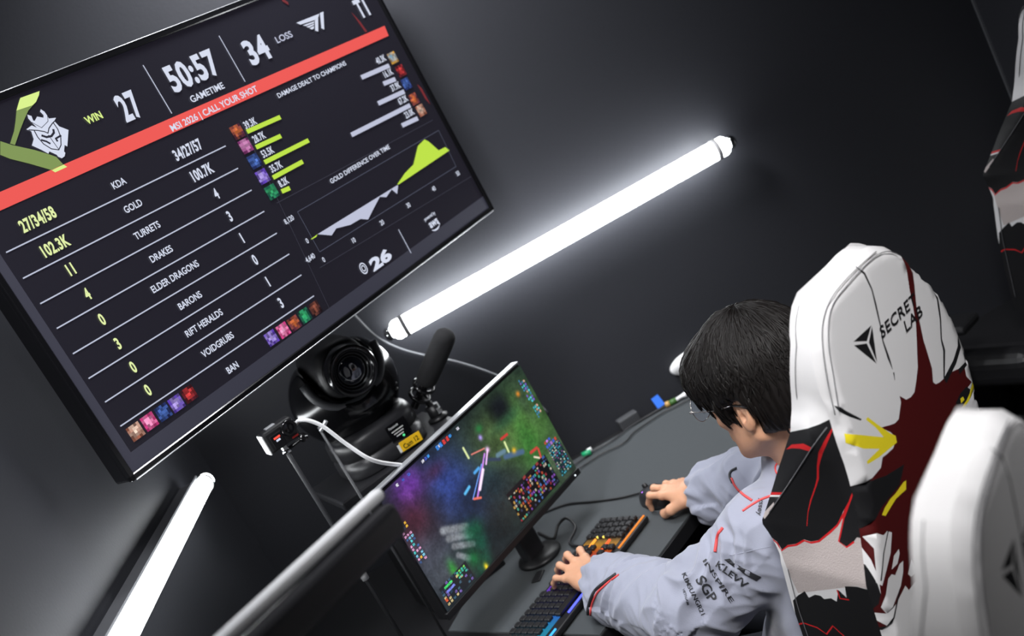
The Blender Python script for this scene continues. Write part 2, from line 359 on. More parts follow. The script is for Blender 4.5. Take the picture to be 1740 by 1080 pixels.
for s_, p in (('8,120', (490, 373)), ('0', (521, 409)), ('4,640', (526, 438)), ('0', (549, 441)), ('10', (600, 408)), ('20', (648, 378)), ('30', (693, 348.5)), ('40', (736, 320.5)), ('50', (777, 294.5))):
    tv_text('axis_figure', s_, E_W, scr, c=p, h=.0115, xs=.78)
for a_, c_ in (((408, 205), (564, 534)), ((543, 455), (800, 300)), ((470, 345), (735, 204))): tv_line('panel_line', a_, c_, .0012, m_brd, scr, .0009)
# event and sponsor marks
tv_text('event_mark', '26', E_W, scr, ends=((634, 461), (668, 440)), h=.026, bold=.05)
rg = MB()
for k in range(16):
    a0, a1 = 2 * math.pi * k / 16, 2 * math.pi * (k + 1) / 16; s_, t_ = tvl(617, 456)
    for (ra, rb) in ((.0105, .0135), (.005, .0075)):
        rg.add([tvw(s_ + .78 * ra * math.cos(a0), t_ + ra * math.sin(a0), .0016), tvw(s_ + .78 * rb * math.cos(a0), t_ + rb * math.sin(a0), .0016), tvw(s_ + .78 * rb * math.cos(a1), t_ + rb * math.sin(a1), .0016), tvw(s_ + .78 * ra * math.cos(a1), t_ + ra * math.sin(a1), .0016)], [(0, 1, 2, 3)])
rg.build('event_ring', E_W, scr)
tv_line('divider_line', (676.6, 390), (698, 430), .0022, E_L, scr)
tv_text('sponsor_caption', 'powered by', E_W, scr, c=(729, 367), h=.0085, xs=.75)
tv_text('sponsor_mark', 'aws', E_W, scr, c=(735, 377), h=.019, xs=.85, bold=.03)
sm = MB(); s_, t_ = tvl(738, 384)
for k in range(8):
    a0, a1 = R(205 + k * 16), R(205 + (k + 1) * 16); w0, w1 = .002 + .002 * math.sin(k / 8 * 3.14), .002 + .002 * math.sin((k + 1) / 8 * 3.14)
    sm.add([tvw(s_ + .017 * math.cos(a0), t_ + .011 * math.sin(a0), .0016), tvw(s_ + .017 * math.cos(a1), t_ + .011 * math.sin(a1), .0016), tvw(s_ + (.017 - w1) * math.cos(a1), t_ + (.011 - w1) * math.sin(a1), .0016), tvw(s_ + (.017 - w0) * math.cos(a0), t_ + (.011 - w0) * math.sin(a0), .0016)], [(0, 1, 2, 3)])
sm.add([tvw(s_ + .019, t_ + .001, .0016), tvw(s_ + .012, t_ + .002, .0016), tvw(s_ + .018, t_ - .006, .0016)], [(0, 1, 2)])
sm.build('sponsor_smile', E_W, scr)
# wall arm behind
b = MB(); bk = tvw(TVW / 2, TVH / 2, -TVT - .03)
cor = Vector((XL + .02, YB - .02, bk.z)); b.tube([bk, (bk + cor) / 2 + Vector((.03, .03, 0)), cor], .022, 12); b.build('wall_arm', M['black'], tv)
b = MB(); b.box(fr(tvw(.022, .04, -TVT - .012), TVD, UZ, -TVN), .02, .05, .022, .003); b.build('connector', M['white'], tv)

# ------------------------------------------------------------------ lit tubes
def tube_light(name, A, B, wn, r, label, off, back):
    A, B = Vector(A), Vector(B); d = (B - A).normalized(); u = wn.cross(d)
    o = empty(name, (A + B) / 2, label, 'tube light', 'tube lights on the black walls')
    b = MB(); n = 8; L = (B - A).length
    prof = [(A + d * x, rr) for x, rr in ((.0, r * .55), (.004, r * .85), (.012, r), (L - .012, r), (L - .004, r * .85), (L, r * .55))]
    b.tube([p for p, _ in prof], [q for _, q in prof], 24); b.build('glowing_tube', M['tube'], o)
    for p, s_ in ((A, -1), (B, 1)):
        b = MB(); b.tube([p + d * s_ * .001, p + d * s_ * .012, p + d * s_ * .022], [r * .6, r * .75, r * .45], 16); b.build('end_cap', M['chrome'], o)
        b = MB(); q = p - d * s_ * .035
        b.tube([q - d * .006, q + d * .006], r * 1.12, 24)
        b.box(fr(q - wn * (off + r) / 2, d, u, wn), .012, r * .9, off - r * .2); b.build('wall_clip', M['white'], o)
    if back:  # curved shell on the rail, shaped to keep tube light off the wall
        b = MB(); V = []; F = []; m_ = 14; ro, ri = r * 1.42, r * 1.22
        for p_ in (A + d * .006, B - d * .006):
            for rr in (ri, ro):
                for k in range(m_ + 1):
                    w = R(-58 + 116 * k / m_); V.append(p_ - wn * math.cos(w) * rr + u * math.sin(w) * rr)
        q = m_ + 1
        for k in range(m_):
            F += [(k, k + 1, 2 * q + k + 1, 2 * q + k), (q + k, q + k + 1, 3 * q + k + 1, 3 * q + k), (k, k + 1, q + k + 1, q + k), (2 * q + k, 2 * q + k + 1, 3 * q + k + 1, 3 * q + k)]
        F += [(0, q, 3 * q, 2 * q), (q - 1, 2 * q - 1, 4 * q - 1, 3 * q - 1)]
        b.add(V, F); b.box(fr((A + B) / 2 - wn * (off + r * 1.35) / 2, d, u, wn), L * .97, .03, off - r * 1.35)
        b.build('fixture_rail', M['dgrey'], o)
    return o
n1 = Vector((0, -1, 0)); of1 = 0.055
A1 = at_y(667, 564, YB - of1); B1 = at_y(1236, 244, YB - of1)
tube_light('tube_light', A1, B1, n1, .0265, 'long bright white light tube on the black wall to the right of the television', of1, False)
n2 = Vector((1, 0, 0)); of2 = 0.06
A2 = at_x(351, 815, XL + of2); B2 = at_x(165, 1172, XL + of2)
tube_light('tube_light', A2, B2, n2, .0195, 'bright white light tube below the television, cut off by the bottom of the picture', of2, True)

# ------------------------------------------------------------------ blended solid modelling on a grid (body, jacket, hair)
class Solid:
    def __init__(s, lo, hi, h):
        s.lo = np.array(lo, float); s.h = h; s.n = np.ceil((np.array(hi) - s.lo) / h).astype(int) + 1
        s.d = np.full(s.n, 1.0, np.float32)
    def _sub(s, lo, hi):
        i0 = np.maximum(0, np.floor((np.array(lo) - s.lo) / s.h).astype(int)); i1 = np.minimum(s.n, np.ceil((np.array(hi) - s.lo) / s.h).astype(int) + 1)
        if (i1 <= i0).any(): return None, None
        ax = [s.lo[k] + s.h * np.arange(i0[k], i1[k], dtype=np.float32) for k in range(3)]
        return tuple(slice(i0[k], i1[k]) for k in range(3)), np.stack(np.meshgrid(*ax, indexing='ij'), -1)
    def _mix(s, sl, f, k, op):
        a = s.d[sl]
        if op == 'sub': a = -a
        if k > 0:
            hh = np.clip(.5 + .5 * (a - f) / k, 0, 1); r = a * (1 - hh) + f * hh - k * hh * (1 - hh)
        else: r = np.minimum(a, f)
        s.d[sl] = -r if op == 'sub' else r
    def cap(s, a, b, ra, rb, k=.01, op='add'):
        a, b = np.array(a, np.float32), np.array(b, np.float32); m = max(ra, rb) + k + 3 * s.h
        sl, P = s._sub(np.minimum(a, b) - m, np.maximum(a, b) + m)
        if sl is None: return
        d = b - a; t = np.clip(((P - a) @ d) / max(1e-12, d @ d), 0, 1)
        s._mix(sl, np.linalg.norm(P - a - t[..., None] * d, axis=-1) - (ra + (rb - ra) * t), k, op)
    def ell(s, c, rad, ax=None, k=.01, op='add'):
        c = np.array(c, np.float32); rad = np.array(rad, np.float32); A = np.eye(3, dtype=np.float32) if ax is None else np.array(ax, np.float32)
        m = rad.max() + k + 3 * s.h; sl, P = s._sub(c - m, c + m)
        if sl is None: return
        q = (P - c) @ A.T; k0 = np.linalg.norm(q / rad, axis=-1); k1 = np.linalg.norm(q / (rad * rad), axis=-1)
        s._mix(sl, k0 * (k0 - 1) / np.maximum(k1, 1e-6), k, op)
    def cut(s, p, n, lo, hi, k=.004):                       # remove what lies on the n side of the plane, inside a box
        sl, P = s._sub(lo, hi); p = np.array(p, np.float32); n = np.array(n, np.float32)
        s._mix(sl, -((P - p) @ n), k, 'sub')
    def mesh(s):
        d = s.d; ins = d < 0
        c = np.zeros(np.array(d.shape) - 1, np.int8)
        offs = [(i, j, k) for i in (0, 1) for j in (0, 1) for k in (0, 1)]
        for o in offs: c += ins[o[0]:d.shape[0] - 1 + o[0], o[1]:d.shape[1] - 1 + o[1], o[2]:d.shape[2] - 1 + o[2]]
        idx = np.argwhere((c > 0) & (c < 8)); ids = np.full(c.shape, -1, np.int32); ids[tuple(idx.T)] = np.arange(len(idx))
        acc = np.zeros((len(idx), 3)); cnt = np.zeros(len(idx))
        val = {o: d[tuple((idx + o).T)].astype(float) for o in offs}
        for o in offs:
            for ax in range(3):
                if o[ax]: continue
                o2 = list(o); o2[ax] = 1; o2 = tuple(o2); a, b = val[o], val[o2]; m = (a < 0) != (b < 0)
                t = np.where(m, a / np.where(m, a - b, 1), 0); p = np.tile(np.array(o, float), (len(idx), 1)); p[:, ax] += t
                acc[m] += p[m]; cnt[m] += 1
        V = s.lo + s.h * (idx + acc / cnt[:, None]); F = []
        for ax in range(3):
            u, w = [(1, 2), (2, 0), (0, 1)][ax]; sl0 = [slice(None)] * 3; sl1 = [slice(None)] * 3; sl0[ax] = slice(0, -1); sl1[ax] = slice(1, None)
            A, B = ins[tuple(sl0)], ins[tuple(sl1)]; e = np.argwhere(A != B); e = e[(e[:, u] > 0) & (e[:, w] > 0) & (e[:, u] < d.shape[u] - 1) & (e[:, w] < d.shape[w] - 1)]
            fl = A[tuple(e.T)]
            q = []
            for (du, dw) in ((1, 1), (0, 1), (0, 0), (1, 0)):
                g_ = e.copy(); g_[:, u] -= du; g_[:, w] -= dw; q.append(ids[tuple(g_.T)])
            q = np.stack(q, 1); q[~fl] = q[~fl][:, ::-1]; F.append(q)
        return V, np.concatenate(F)
def np_mesh(name, V, F, m, parent=None, smooth=True):
    me = bpy.data.meshes.new(name); me.from_pydata(V.tolist(), [], F.tolist()); me.materials.append(m)
    me.polygons.foreach_set('use_smooth', [smooth] * len(me.polygons)); me.update()
    o = bpy.data.objects.new(name, me); col.objects.link(o)
    if parent: set_parent(o, parent)
    return o
def relax(V, F, it=2, lam=.5):
    e = np.concatenate([F[:, [0, 1]], F[:, [1, 2]], F[:, [2, 3]], F[:, [3, 0]]]); e = np.concatenate([e, e[:, ::-1]])
    n = np.bincount(e[:, 0], minlength=len(V))[:, None]
    for _ in range(it):
        for l in (lam, -lam * 1.04):
            a = np.stack([np.bincount(e[:, 0], weights=V[e[:, 1], k], minlength=len(V)) for k in range(3)], 1); V = V + l * (a / n - V)
    return V
def vnormals(V, F):
    n = np.cross(V[F[:, 2]] - V[F[:, 0]], V[F[:, 3]] - V[F[:, 1]]); N = np.zeros_like(V)
    for k in range(4): np.add.at(N, F[:, k], n)
    return N / (np.linalg.norm(N, axis=1, keepdims=True) + 1e-12)


# ------------------------------------------------------------------ desk and grey desk mat
def off_front(P): return (P - FRONT).dot(DN)
FRONT = Vector((0.262, 2.194, 0))
dl = FRONT - DT * 1.30; dr = FRONT + DT * 0.98
desk = empty('corner_desk', (0.1, 2.3, 0), 'black corner desk under the game monitor, filling the corner between the walls', 'desk')
top = [dl, dr, Vector((dr.x, YB - .012, 0)), Vector((XL + .012, YB - .012, 0)), Vector((XL + .012, dl.y + .05, 0))]
MB().prism([p + UZ * (DESK - .03) for p in top], UZ * .03).build('desk_top', M['black'], desk)
for p in (dl + Vector((.06, .14, 0)), dr + Vector((-.12, -.04, 0)), Vector((XL + .08, YB - .08, 0)), Vector((.75, YB - .07, 0))):
    MB().box(T(p.x, p.y, (DESK - .03) / 2), .05, .05, DESK - .03, .004).build('leg', M['black'], desk)
M['mat'] = mat('grey_desk_cloth', rgb(56, 60, 63), 0.9, bump=0.25, bscale=700, spec=0.2, sheen=0.15)
ml = FRONT - DT * 0.40 - DN * 0.004; mr = FRONT + DT * 0.93 - DN * 0.004
ytop = at_z(1080, 728, DESK + .004).y
mp = [ml, mr, Vector((mr.x, 2.815, 0)), Vector((-.02, 2.815, 0)), ml - DN * 0.46]
mp = [Vector((p.x, min(p.y, 2.815), 0)) for p in mp]
dm = MB().prism([p + UZ * DESK for p in mp], UZ * .004).build('desk_mat', M['mat'])
tag(dm, 'large grey cloth desk mat under the mouse and keyboard', 'desk mat')
ZM = DESK + .004

# ------------------------------------------------------------------ game monitor
MNA = R(49.1); MD = Vector((math.sin(MNA), math.cos(MNA), 0)); MN = Vector((math.cos(MNA), -math.sin(MNA), 0))
MP = Vector((-.303, 2.093, .855)); MW, MH = .525, .313
def mw(s, t, w=0.0): return MP + MD * s + UZ * t + MN * w
def muv(x, y): p = at_pl(x, y, MP, MN) - MP; return (p.dot(MD) / MW, 1 - p.z / MH)
mo = empty('game_monitor', mw(MW / 2, 0, -.1) * 1, 'black monitor showing a colourful battle game, on the desk in front of the player', 'monitor')
mo.location.z = ZM
b = MB(); b.box(fr(mw(MW / 2, MH / 2, -.018), MD, UZ, -MN), MW, MH, .03, .005); b.build('housing', M['black'], mo)
b = MB(); b.box(fr(mw(MW / 2, MH / 2, -.05), MD, UZ, -MN), MW * .6, MH * .6, .04, .012); b.build('back_bulge', M['black'], mo)
b = MB(); b.box(fr(mw(MW / 2, MH + .0015, -.012), MD, UZ, -MN), MW - .006, .004, .022, .001); b.build('top_edge_strip', M['silver'], mo)
b = MB(); b.box(fr(mw(MW / 2, .008, 0), MD, UZ, -MN), MW, .016, .008, .002); b.build('lower_bezel', M['black'], mo)
b = MB(); b.tube([mw(MW - .022, .008, .003), mw(MW - .022, .008, .0055)], .0016, 8); b.build('power_light', emit_mat('power_led', (.8, .9, 1, 1), 3), mo)
nk = mw(MW / 2 + .085, MH / 2, -.085)
b = MB(); b.box(T(nk.x, nk.y, (nk.z + ZM) / 2) @ Matrix.Rotation(-MNA, 4, 'Z'), .03, .06, nk.z - ZM, .006); b.tube([mw(MW / 2 + .085, MH / 2, -.06), nk], .03, 16); b.build('stand_neck', M['satin'], mo)
b = MB(); q = mw(MW / 2 + .09, 0, -.075); b.lathe([(.053, 0), (.055, .004), (.053, .010), (.03, .014)], T(q.x, q.y, ZM) , 40); b.build('stand_base', M['black'], mo)
# the picture on the panel
GW, GH = 400, 230
uu, vv = np.meshgrid((np.arange(GW) + .5) / GW, (np.arange(GH) + .5) / GH)
img = np.zeros((GH, GW, 3)) + np.array([26, 33, 36.])
def blob(px, rx, ry, c, a=1.0, p=2.0):
    u0, v0 = muv(*px); w = a * np.exp(-(np.abs((uu - u0) / rx) ** p + np.abs((vv - v0) / ry) ** p))
    global img; img = img * (1 - w[..., None]) + np.array(c, float) * w[..., None]
def seg(p, q, th, c, a=1.0):
    u0, v0 = muv(*p); u1, v1 = muv(*q); asp = MH / MW
    dx, dy = u1 - u0, (v1 - v0) * asp; t = np.clip(((uu - u0) * dx + (vv - v0) * asp * dy) / (dx * dx + dy * dy), 0, 1)
    dd = np.hypot(uu - u0 - t * dx, (vv - v0) * asp - t * dy); w = a * np.exp(-(dd / th) ** 4)
    global img; img = img * (1 - w[..., None]) + np.array(c, float) * w[..., None]
def noisef(k, seed):
    r_ = np.random.default_rng(seed); a = r_.random((k + 2, int(k * 1.7) + 2))
    y = vv * k; x = uu * k * 1.7; yi, xi = y.astype(int), x.astype(int); fy, fx = y - yi, x - xi
    fy, fx = fy * fy * (3 - 2 * fy), fx * fx * (3 - 2 * fx)
    return (a[yi, xi] * (1 - fx) + a[yi, xi + 1] * fx) * (1 - fy) + (a[yi + 1, xi] * (1 - fx) + a[yi + 1, xi + 1] * fx) * fy
blob((905, 745), .22, .42, (66, 112, 48), .95); blob((850, 740), .25, .22, (80, 100, 56), .75); blob((950, 790), .14, .2, (66, 72, 62), .8)
blob((905, 760), .06, .3, (48, 112, 46), .6); blob((868, 830), .12, .2, (44, 50, 52), .8)
blob((848, 690), .07, .12, (16, 18, 24), .95, 3); blob((860, 712), .1, .05, (44, 84, 58), .6); blob((885, 670), .03, .22, (62, 84, 62), .7)
blob((770, 830), .14, .26, (46, 62, 128), .9); blob((745, 815), .06, .13, (60, 84, 176), .55); blob((800, 850), .1, .16, (24, 34, 56), .9); blob((838, 825), .07, .16, (34, 50, 58), .8)
blob((688, 828), .09, .13, (104, 52, 158), .95); blob((692, 845), .02, .1, (150, 90, 210), .5); blob((705, 895), .1, .2, (72, 26, 40), .85); blob((735, 800), .06, .06, (70, 30, 50), .6)
blob((735, 950), .12, .2, (64, 66, 78), .9); blob((760, 985), .14, .16, (62, 68, 76), .9); blob((800, 930), .1, .08, (30, 48, 44), .8)
for k, (p, q) in enumerate((((752, 908), (792, 902)), ((762, 922), (800, 915)), ((772, 936), (806, 932)), ((780, 952), (800, 958)), ((790, 975), (800, 985)))): seg(p, q, .02 - .002 * k, (128 - 7 * k, 132 - 7 * k, 138 - 7 * k), .95)
for p in ((812, 905), (820, 930), (828, 960), (808, 960), (822, 985), (800, 912)): blob(p, .035, .07, (20, 96 + random.randint(-20, 20), 58), .75)
blob((830, 974), .012, .03, (220, 190, 40), .95); blob((772, 978), .02, .07, (40, 150, 44), .7); blob((805, 1000), .05, .06, (34, 46, 48), .8)
img = img * (0.62 + 0.76 * (0.4 * noisef(9, 1) + 0.3 * noisef(26, 2) + 0.3 * noisef(80, 3)))[..., None]
for p, q, th, c in (((823, 772), (812, 850), .0055, (196, 130, 228)), ((821, 800), (816, 835), .008, (250, 226, 252)), ((818, 790), (804, 852), .0035, (110, 150, 235)), ((806, 852), (818, 850), .006, (230, 110, 90)),
                    ((790, 842), (797, 830), .008, (90, 180, 230)), ((806, 805), (813, 797), .008, (80, 160, 225)), ((785, 760), (795, 778), .006, (214, 226, 160)), ((858, 752), (866, 770), .006, (214, 226, 160)),
                    ((800, 772), (822, 762), .004, (210, 120, 110)), ((852, 746), (862, 738), .007, (196, 54, 52)), ((905, 772), (915, 764), .008, (196, 60, 56)), ((918, 766), (924, 785), .006, (204, 70, 60)), ((911, 780), (920, 782), .005, (230, 210, 190)),
                    ((825, 782), (850, 782), .009, (52, 62, 84)), ((860, 778), (890, 770), .014, (72, 96, 128)), ((846, 775), (858, 768), .012, (96, 124, 142)), ((828, 766), (826, 790), .005, (240, 190, 250))): seg(p, q, th, c, .95)
blob((875, 767), .013, .022, (226, 176, 50), .95); blob((815, 742), .011, .022, (176, 150, 240), .95); blob((828, 764), .012, .022, (250, 200, 255), .9); blob((812, 726), .02, .03, (40, 120, 60), .8); blob((880, 666), .012, .022, (220, 130, 40), .9); blob((933, 848), .006, .01, (120, 230, 255), 1)
def cells(quad, nu, nv, pal, bg, fill=.75):
    (u0, v0), (u1, v1) = muv(*quad[0]), muv(*quad[1]); u0, u1 = min(u0, u1), max(u0, u1); v0, v1 = min(v0, v1), max(v0, v1)
    i0, i1, j0, j1 = [int(max(0, k)) for k in (u0 * GW, u1 * GW, v0 * GH, v1 * GH)]; i1, j1 = min(i1, GW), min(j1, GH)
    if bg: img[j0:j1, i0:i1] = bg
    for a in range(nu):
        for c in range(nv):
            if random.random() > fill: continue
            x0, x1 = i0 + (i1 - i0) * a / nu, i0 + (i1 - i0) * (a + .72) / nu; y0, y1 = j0 + (j1 - j0) * c / nv, j0 + (j1 - j0) * (c + .68) / nv
            sl = img[int(y0):max(int(y0) + 1, int(y1)), int(x0):max(int(x0) + 1, int(x1))]
            sl[:] = np.array(random.choice(pal)) * (.6 + .6 * rng.random(sl.shape[:2])[..., None])
pal = [(210, 90, 60), (90, 140, 220), (220, 210, 190), (150, 90, 200), (80, 190, 160), (230, 180, 90), (60, 70, 100), (180, 60, 70)]
def cell_uv(u0, v0, u1, v1, *a):
    global muv; keep = muv; muv = lambda x, y: (x, y); cells([(u0, v0), (u1, v1)], *a); muv = keep
cell_uv(.56, .70, .87, .97, 22, 9, [tuple(int(q * .8) for q in p_) for p_ in pal], (12, 13, 17), .6); cell_uv(.56, .70, .87, .735, 12, 1, [(150, 60, 60), (60, 90, 150)], (26, 22, 26), .6)
cell_uv(.90, .70, .992, .965, 9, 12, [(70, 180, 200), (80, 190, 230), (30, 60, 70), (220, 225, 200), (60, 110, 80), (140, 80, 140)], (22, 40, 44), .8)
cell_uv(.90, .63, .985, .70, 5, 2, [(200, 70, 60), (70, 90, 210), (190, 120, 220)], None, .9)
cell_uv(.008, .27, .055, .60, 3, 12, [(210, 150, 190), (80, 200, 200), (240, 180, 60), (120, 190, 220), (60, 90, 140)], None, .85)
cell_uv(.945, .09, .985, .46, 3, 13, [(80, 190, 200), (60, 120, 160), (200, 160, 140), (120, 90, 190)], None, .8)
cell_uv(.08, .025, .56, .06, 26, 1, [(200, 200, 215), (70, 90, 190), (60, 140, 220)], None, .45); cell_uv(.36, .02, .45, .075, 4, 1, [(60, 130, 220), (210, 60, 60)], None, 1)
cell_uv(.02, .83, .20, .985, 9, 6, [(60, 90, 110), (110, 90, 160), (200, 180, 130), (40, 60, 80)], (26, 32, 38), .55)
cell_uv(.045, .85, .115, .875, 1, 1, [(70, 220, 110)], None, 1); cell_uv(.045, .885, .12, .91, 1, 1, [(120, 130, 235)], None, 1); cell_uv(.02, .92, .04, .96, 1, 1, [(220, 90, 50)], None, 1); cell_uv(.13, .84, .19, .90, 4, 3, [(60, 190, 160), (120, 210, 90)], None, .9)
img = np.clip(img * 1.08, 0, 255) / 255
lim = np.where(img <= .04045, img / 12.92, ((img + .055) / 1.055) ** 2.4)
b = MB(); sx, sy = .006, .017
iw, ih = MW - 2 * sx, MH - sx - sy
V = [mw(sx + iw * i / GW, sy + ih * (1 - j / GH), .0026) for j in range(GH + 1) for i in range(GW + 1)]
b.add(V, [(j * (GW + 1) + i, (j + 1) * (GW + 1) + i, (j + 1) * (GW + 1) + i + 1, j * (GW + 1) + i + 1) for j in range(GH) for i in range(GW)])
sc = b.build('screen', attr_emit('game_picture', 1.05), mo)
at = sc.data.color_attributes.new('Col', 'FLOAT_COLOR', 'CORNER')
at.data.foreach_set('color', np.repeat(np.concatenate([lim.reshape(-1, 3), np.ones((GW * GH, 1))], 1), 4, axis=0).ravel())

# ------------------------------------------------------------------ keyboard
KO = at_z(1023, 879, ZM + .02); KO.z = ZM
KA = R(48.5); KD = Vector((-math.sin(KA), -math.cos(KA), 0)); KF = Vector((math.cos(KA), -math.sin(KA), 0))   # KD: numpad end to escape end, KF: towards the player
KL, KW = .44, .134
kbm = fr(KO + KD * KL / 2 + KF * KW / 2, -KD, -KF, UZ)
kb = empty('keyboard', KO + KD * KL / 2 + KF * KW / 2, 'black backlit keyboard with rainbow lit keys under the left hand', 'keyboard')
b = MB(); b.box(kbm @ T(0, 0, .010), KL, KW, .014, .004); b.build('case', M['black'], kb)
def leds(x):                                                   # key light by distance from the numpad end; grey there paints a reflection
    st = [(0.0, (.10, .10, .11)), (.075, (.12, .11, .08)), (.10, (.9, .42, .03)), (.125, (.9, .14, .02)), (.16, (.8, .04, .10)), (.20, (.45, .06, .7)), (.26, (.22, .08, .9)), (.32, (.05, .14, .95)), (.38, (.03, .45, .75)), (.44, (.05, .5, .6))]
    for (a, ca), (c, cb) in zip(st, st[1:]):
        if a <= x <= c: k = (x - a) / (c - a); return tuple(ca[i] * (1 - k) + cb[i] * k for i in range(3)) + (1,)
    return (.05, .5, .6, 1)
b = MB(); cs = []; N = 88
for i in range(N):
    x0, x1 = .006 + (KL - .012) * i / N, .006 + (KL - .012) * (i + 1) / N
    b.add([KO + KD * x0 + KF * .008 + UZ * .0175, KO + KD * x1 + KF * .008 + UZ * .0175, KO + KD * x1 + KF * (KW - .024) + UZ * .0175, KO + KD * x0 + KF * (KW - .024) + UZ * .0175], [(0, 1, 2, 3)])
    cs.append([v * .5 for v in leds(x0)[:3]] + [1])
pl = b.build('lit_plate', attr_emit('key_light', 1.0), kb)
at = pl.data.color_attributes.new('Col', 'FLOAT_COLOR', 'CORNER'); at.data.foreach_set('color', np.repeat(np.array(cs), 4, axis=0).ravel())
b = MB(); b.box(Matrix.Identity(4), .0155, .0155, .009, .002, 1)
k0 = b.build('keycap', mat('keycap', rgb(26, 26, 28), 0.45), None)
kx = []
for rI in range(6):
    for cI in range(21):
        if cI == 4 or (rI == 0 and cI in (7, 12)) or (rI in (2, 3) and cI in (4,)) or (rI == 3 and 4 < cI < 8) or (rI == 5 and 12 < cI < 17): continue
        if len(kx) < 100: kx.append((rI, cI))
first = True; KR = kbm.to_3x3().to_4x4()
for rI, cI in kx:
    o = k0 if first else k0.copy()
    if not first: col.objects.link(o)
    first = False
    p = KO + KD * (.018 + cI * .0196 + (.004 if cI > 4 else 0)) + KF * (.016 + rI * .0182) + UZ * .0225
    o.parent = kb; o.matrix_parent_inverse = Matrix.Identity(4)
    o.location = p - kb.location; o.rotation_euler = kbm.to_3x3().to_euler()
sp = MB(); sp.box(fr(KO + KD * .30 + KF * (.016 + 5 * .0182) + UZ * .0225, -KD, -KF, UZ), .09, .0155, .009, .002, 1); sp.build('space_bar', M['black'], kb)
for (x0, x1, y, c, s_) in ((.003, .12, KW - .008, (.9, .25, .02, 1), 1.2), (.27, .33, KW - .010, (.08, .1, .95, 1), 2.5), (.38, .43, KW - .010, (.04, .35, .95, 1), 2.0)):
    b = MB(); b.box(fr(KO + KD * (x0 + x1) / 2 + KF * y + UZ * .018, -KD, -KF, UZ), x1 - x0, .004, .003); b.build('light_bar', emit_mat('light_bar', c, s_), kb)
for (x0, x1, y0, y1, c) in ((.080, .084, .03, .075, (1, .75, .12, 1)), (.094, .128, .085, .089, (1, .12, .03, 1)), (.09, .12, .04, .044, (1, .35, .04, 1))):
    b = MB(); b.box(fr(KO + KD * (x0 + x1) / 2 + KF * (y0 + y1) / 2 + UZ * .0235, -KD, -KF, UZ), x1 - x0, y1 - y0, .004); b.build('key_glow', emit_mat('key_glow', c, 1.6), kb)
q = KO + KD * .24 - KF * .0
def cable(name, pts, r, m, label, cat='cable', sub=8, group=None):
    o = MB().tube(smooth_path(pts, sub), r, 8).build(name, m); return tag(o, label, cat, group)
kq = KO + KD * .10
cable('keyboard_cable', [kq + UZ * .012, at_z(968, 922, ZM + .01), at_z(978, 895, ZM + .02), at_z(962, 880, ZM + .03), at_z(948, 893, ZM + .02), at_z(940, 915, ZM + .006), at_z(915, 905, ZM + .004)], .0035, M['black'], 'black looped cable between the keyboard and the monitor base')

# ------------------------------------------------------------------ mouse
MC = at_z(1112, 838, ZM + .02); MC.z = ZM
mdir = (at_z(1098, 812, ZM) - at_z(1180, 838, ZM)); mdir.z = 0; mdir.normalize(); mside = UZ.cross(mdir)
mouse = empty('computer_mouse', MC, 'black computer mouse with a purple light under the right hand', 'mouse')
MMX = fr(MC, mdir, mside, UZ)
b = MB(); V = []; F = []; na, nb = 20, 10
for i in range(nb + 1):
    ph = i / nb * math.pi / 2
    for j in range(na):
        th = 2 * math.pi * j / na; ce, se = math.cos(th), math.sin(th)
        rx = .060 * abs(ce) ** .8 * (1 if ce > 0 else -1); ry = .031 * abs(se) ** .8 * (1 if se > 0 else -1)
        ry *= 1 - .12 * math.cos(th * 2)
        k = math.cos(ph) ** .55; z = .037 * math.sin(ph) * (1 - .18 * (rx * k / .06))
        V.append(MMX @ Vector((rx * k, ry * k, z)))
for i in range(nb):
    for j in range(na): F.append((i * na + j, i * na + (j + 1) % na, (i + 1) * na + (j + 1) % na, (i + 1) * na + j))
F.append(tuple(range(na))[::-1]); b.add(V, F, 0, True); b.build('body', M['satin'], mouse)
b = MB(); b.tube([MMX @ Vector((.03, -.004, .034)), MMX @ Vector((.03, .004, .034))], .008, 14); b.build('scroll_wheel', M['black'], mouse)
b = MB(); b.tube([MMX @ Vector((.012, .017, .029)), MMX @ Vector((.020, .017, .029))], .0035, 8); b.build('side_light', emit_mat('purple_led', (.5, .15, 1, 1), 5), mouse)
cable('mouse_cable', [MMX @ Vector((.058, 0, .010)), at_z(1085, 838, ZM + .006), at_z(1050, 846, ZM + .004), at_z(1005, 852, ZM + .004), at_z(965, 856, ZM + .004), at_z(930, 868, ZM + .004), at_z(905, 880, ZM + .005)], .0028, M['black'], 'thin black mouse cable running left across the grey desk mat')

# ------------------------------------------------------------------ small things on the desk
p = at_z(915, 980, ZM)
o = MB().box(T(p.x, p.y, ZM + .002) @ Matrix.Rotation(-AZ + R(20), 4, 'Z'), .022, .042, .004, .001).build('black_tag', M['black']); tag(o, 'small flat black tag lying on the grey mat left of the keyboard hand', 'tag')
yc = 2.80
def yz(x, y): return at_y(x, y, yc)
def dk(x, y, z=.006): return at_z(x, y, DESK + .004 + z)
cable('wall_cable', [dk(975, 790), dk(1010, 765), dk(1040, 748), dk(1075, 722), dk(1120, 695), dk(1150, 678), dk(1200, 650)], .0022, M['satin'], 'upper grey cable running along the back edge of the desk', 'cable', 8, None)
cable('wall_cable', [dk(985, 795), dk(1020, 772), dk(1060, 752), dk(1080, 732), dk(1128, 700), dk(1160, 684), dk(1205, 660)], .0022, M['black'], 'lower dark cable running along the back edge of the desk', 'cable', 8, None)
A, B_ = dk(992, 770, .008), dk(1004, 764, .008)
o = empty('cable_plug', dk(998, 769, 0), 'green and white cable plug lying beside the right edge of the monitor', 'plug')
MB().tube([dk(990, 773, .009), dk(1004, 767, .009)], .008, 12).build('green_sleeve', mat('green_plastic', rgb(30, 150, 100), .4), o)
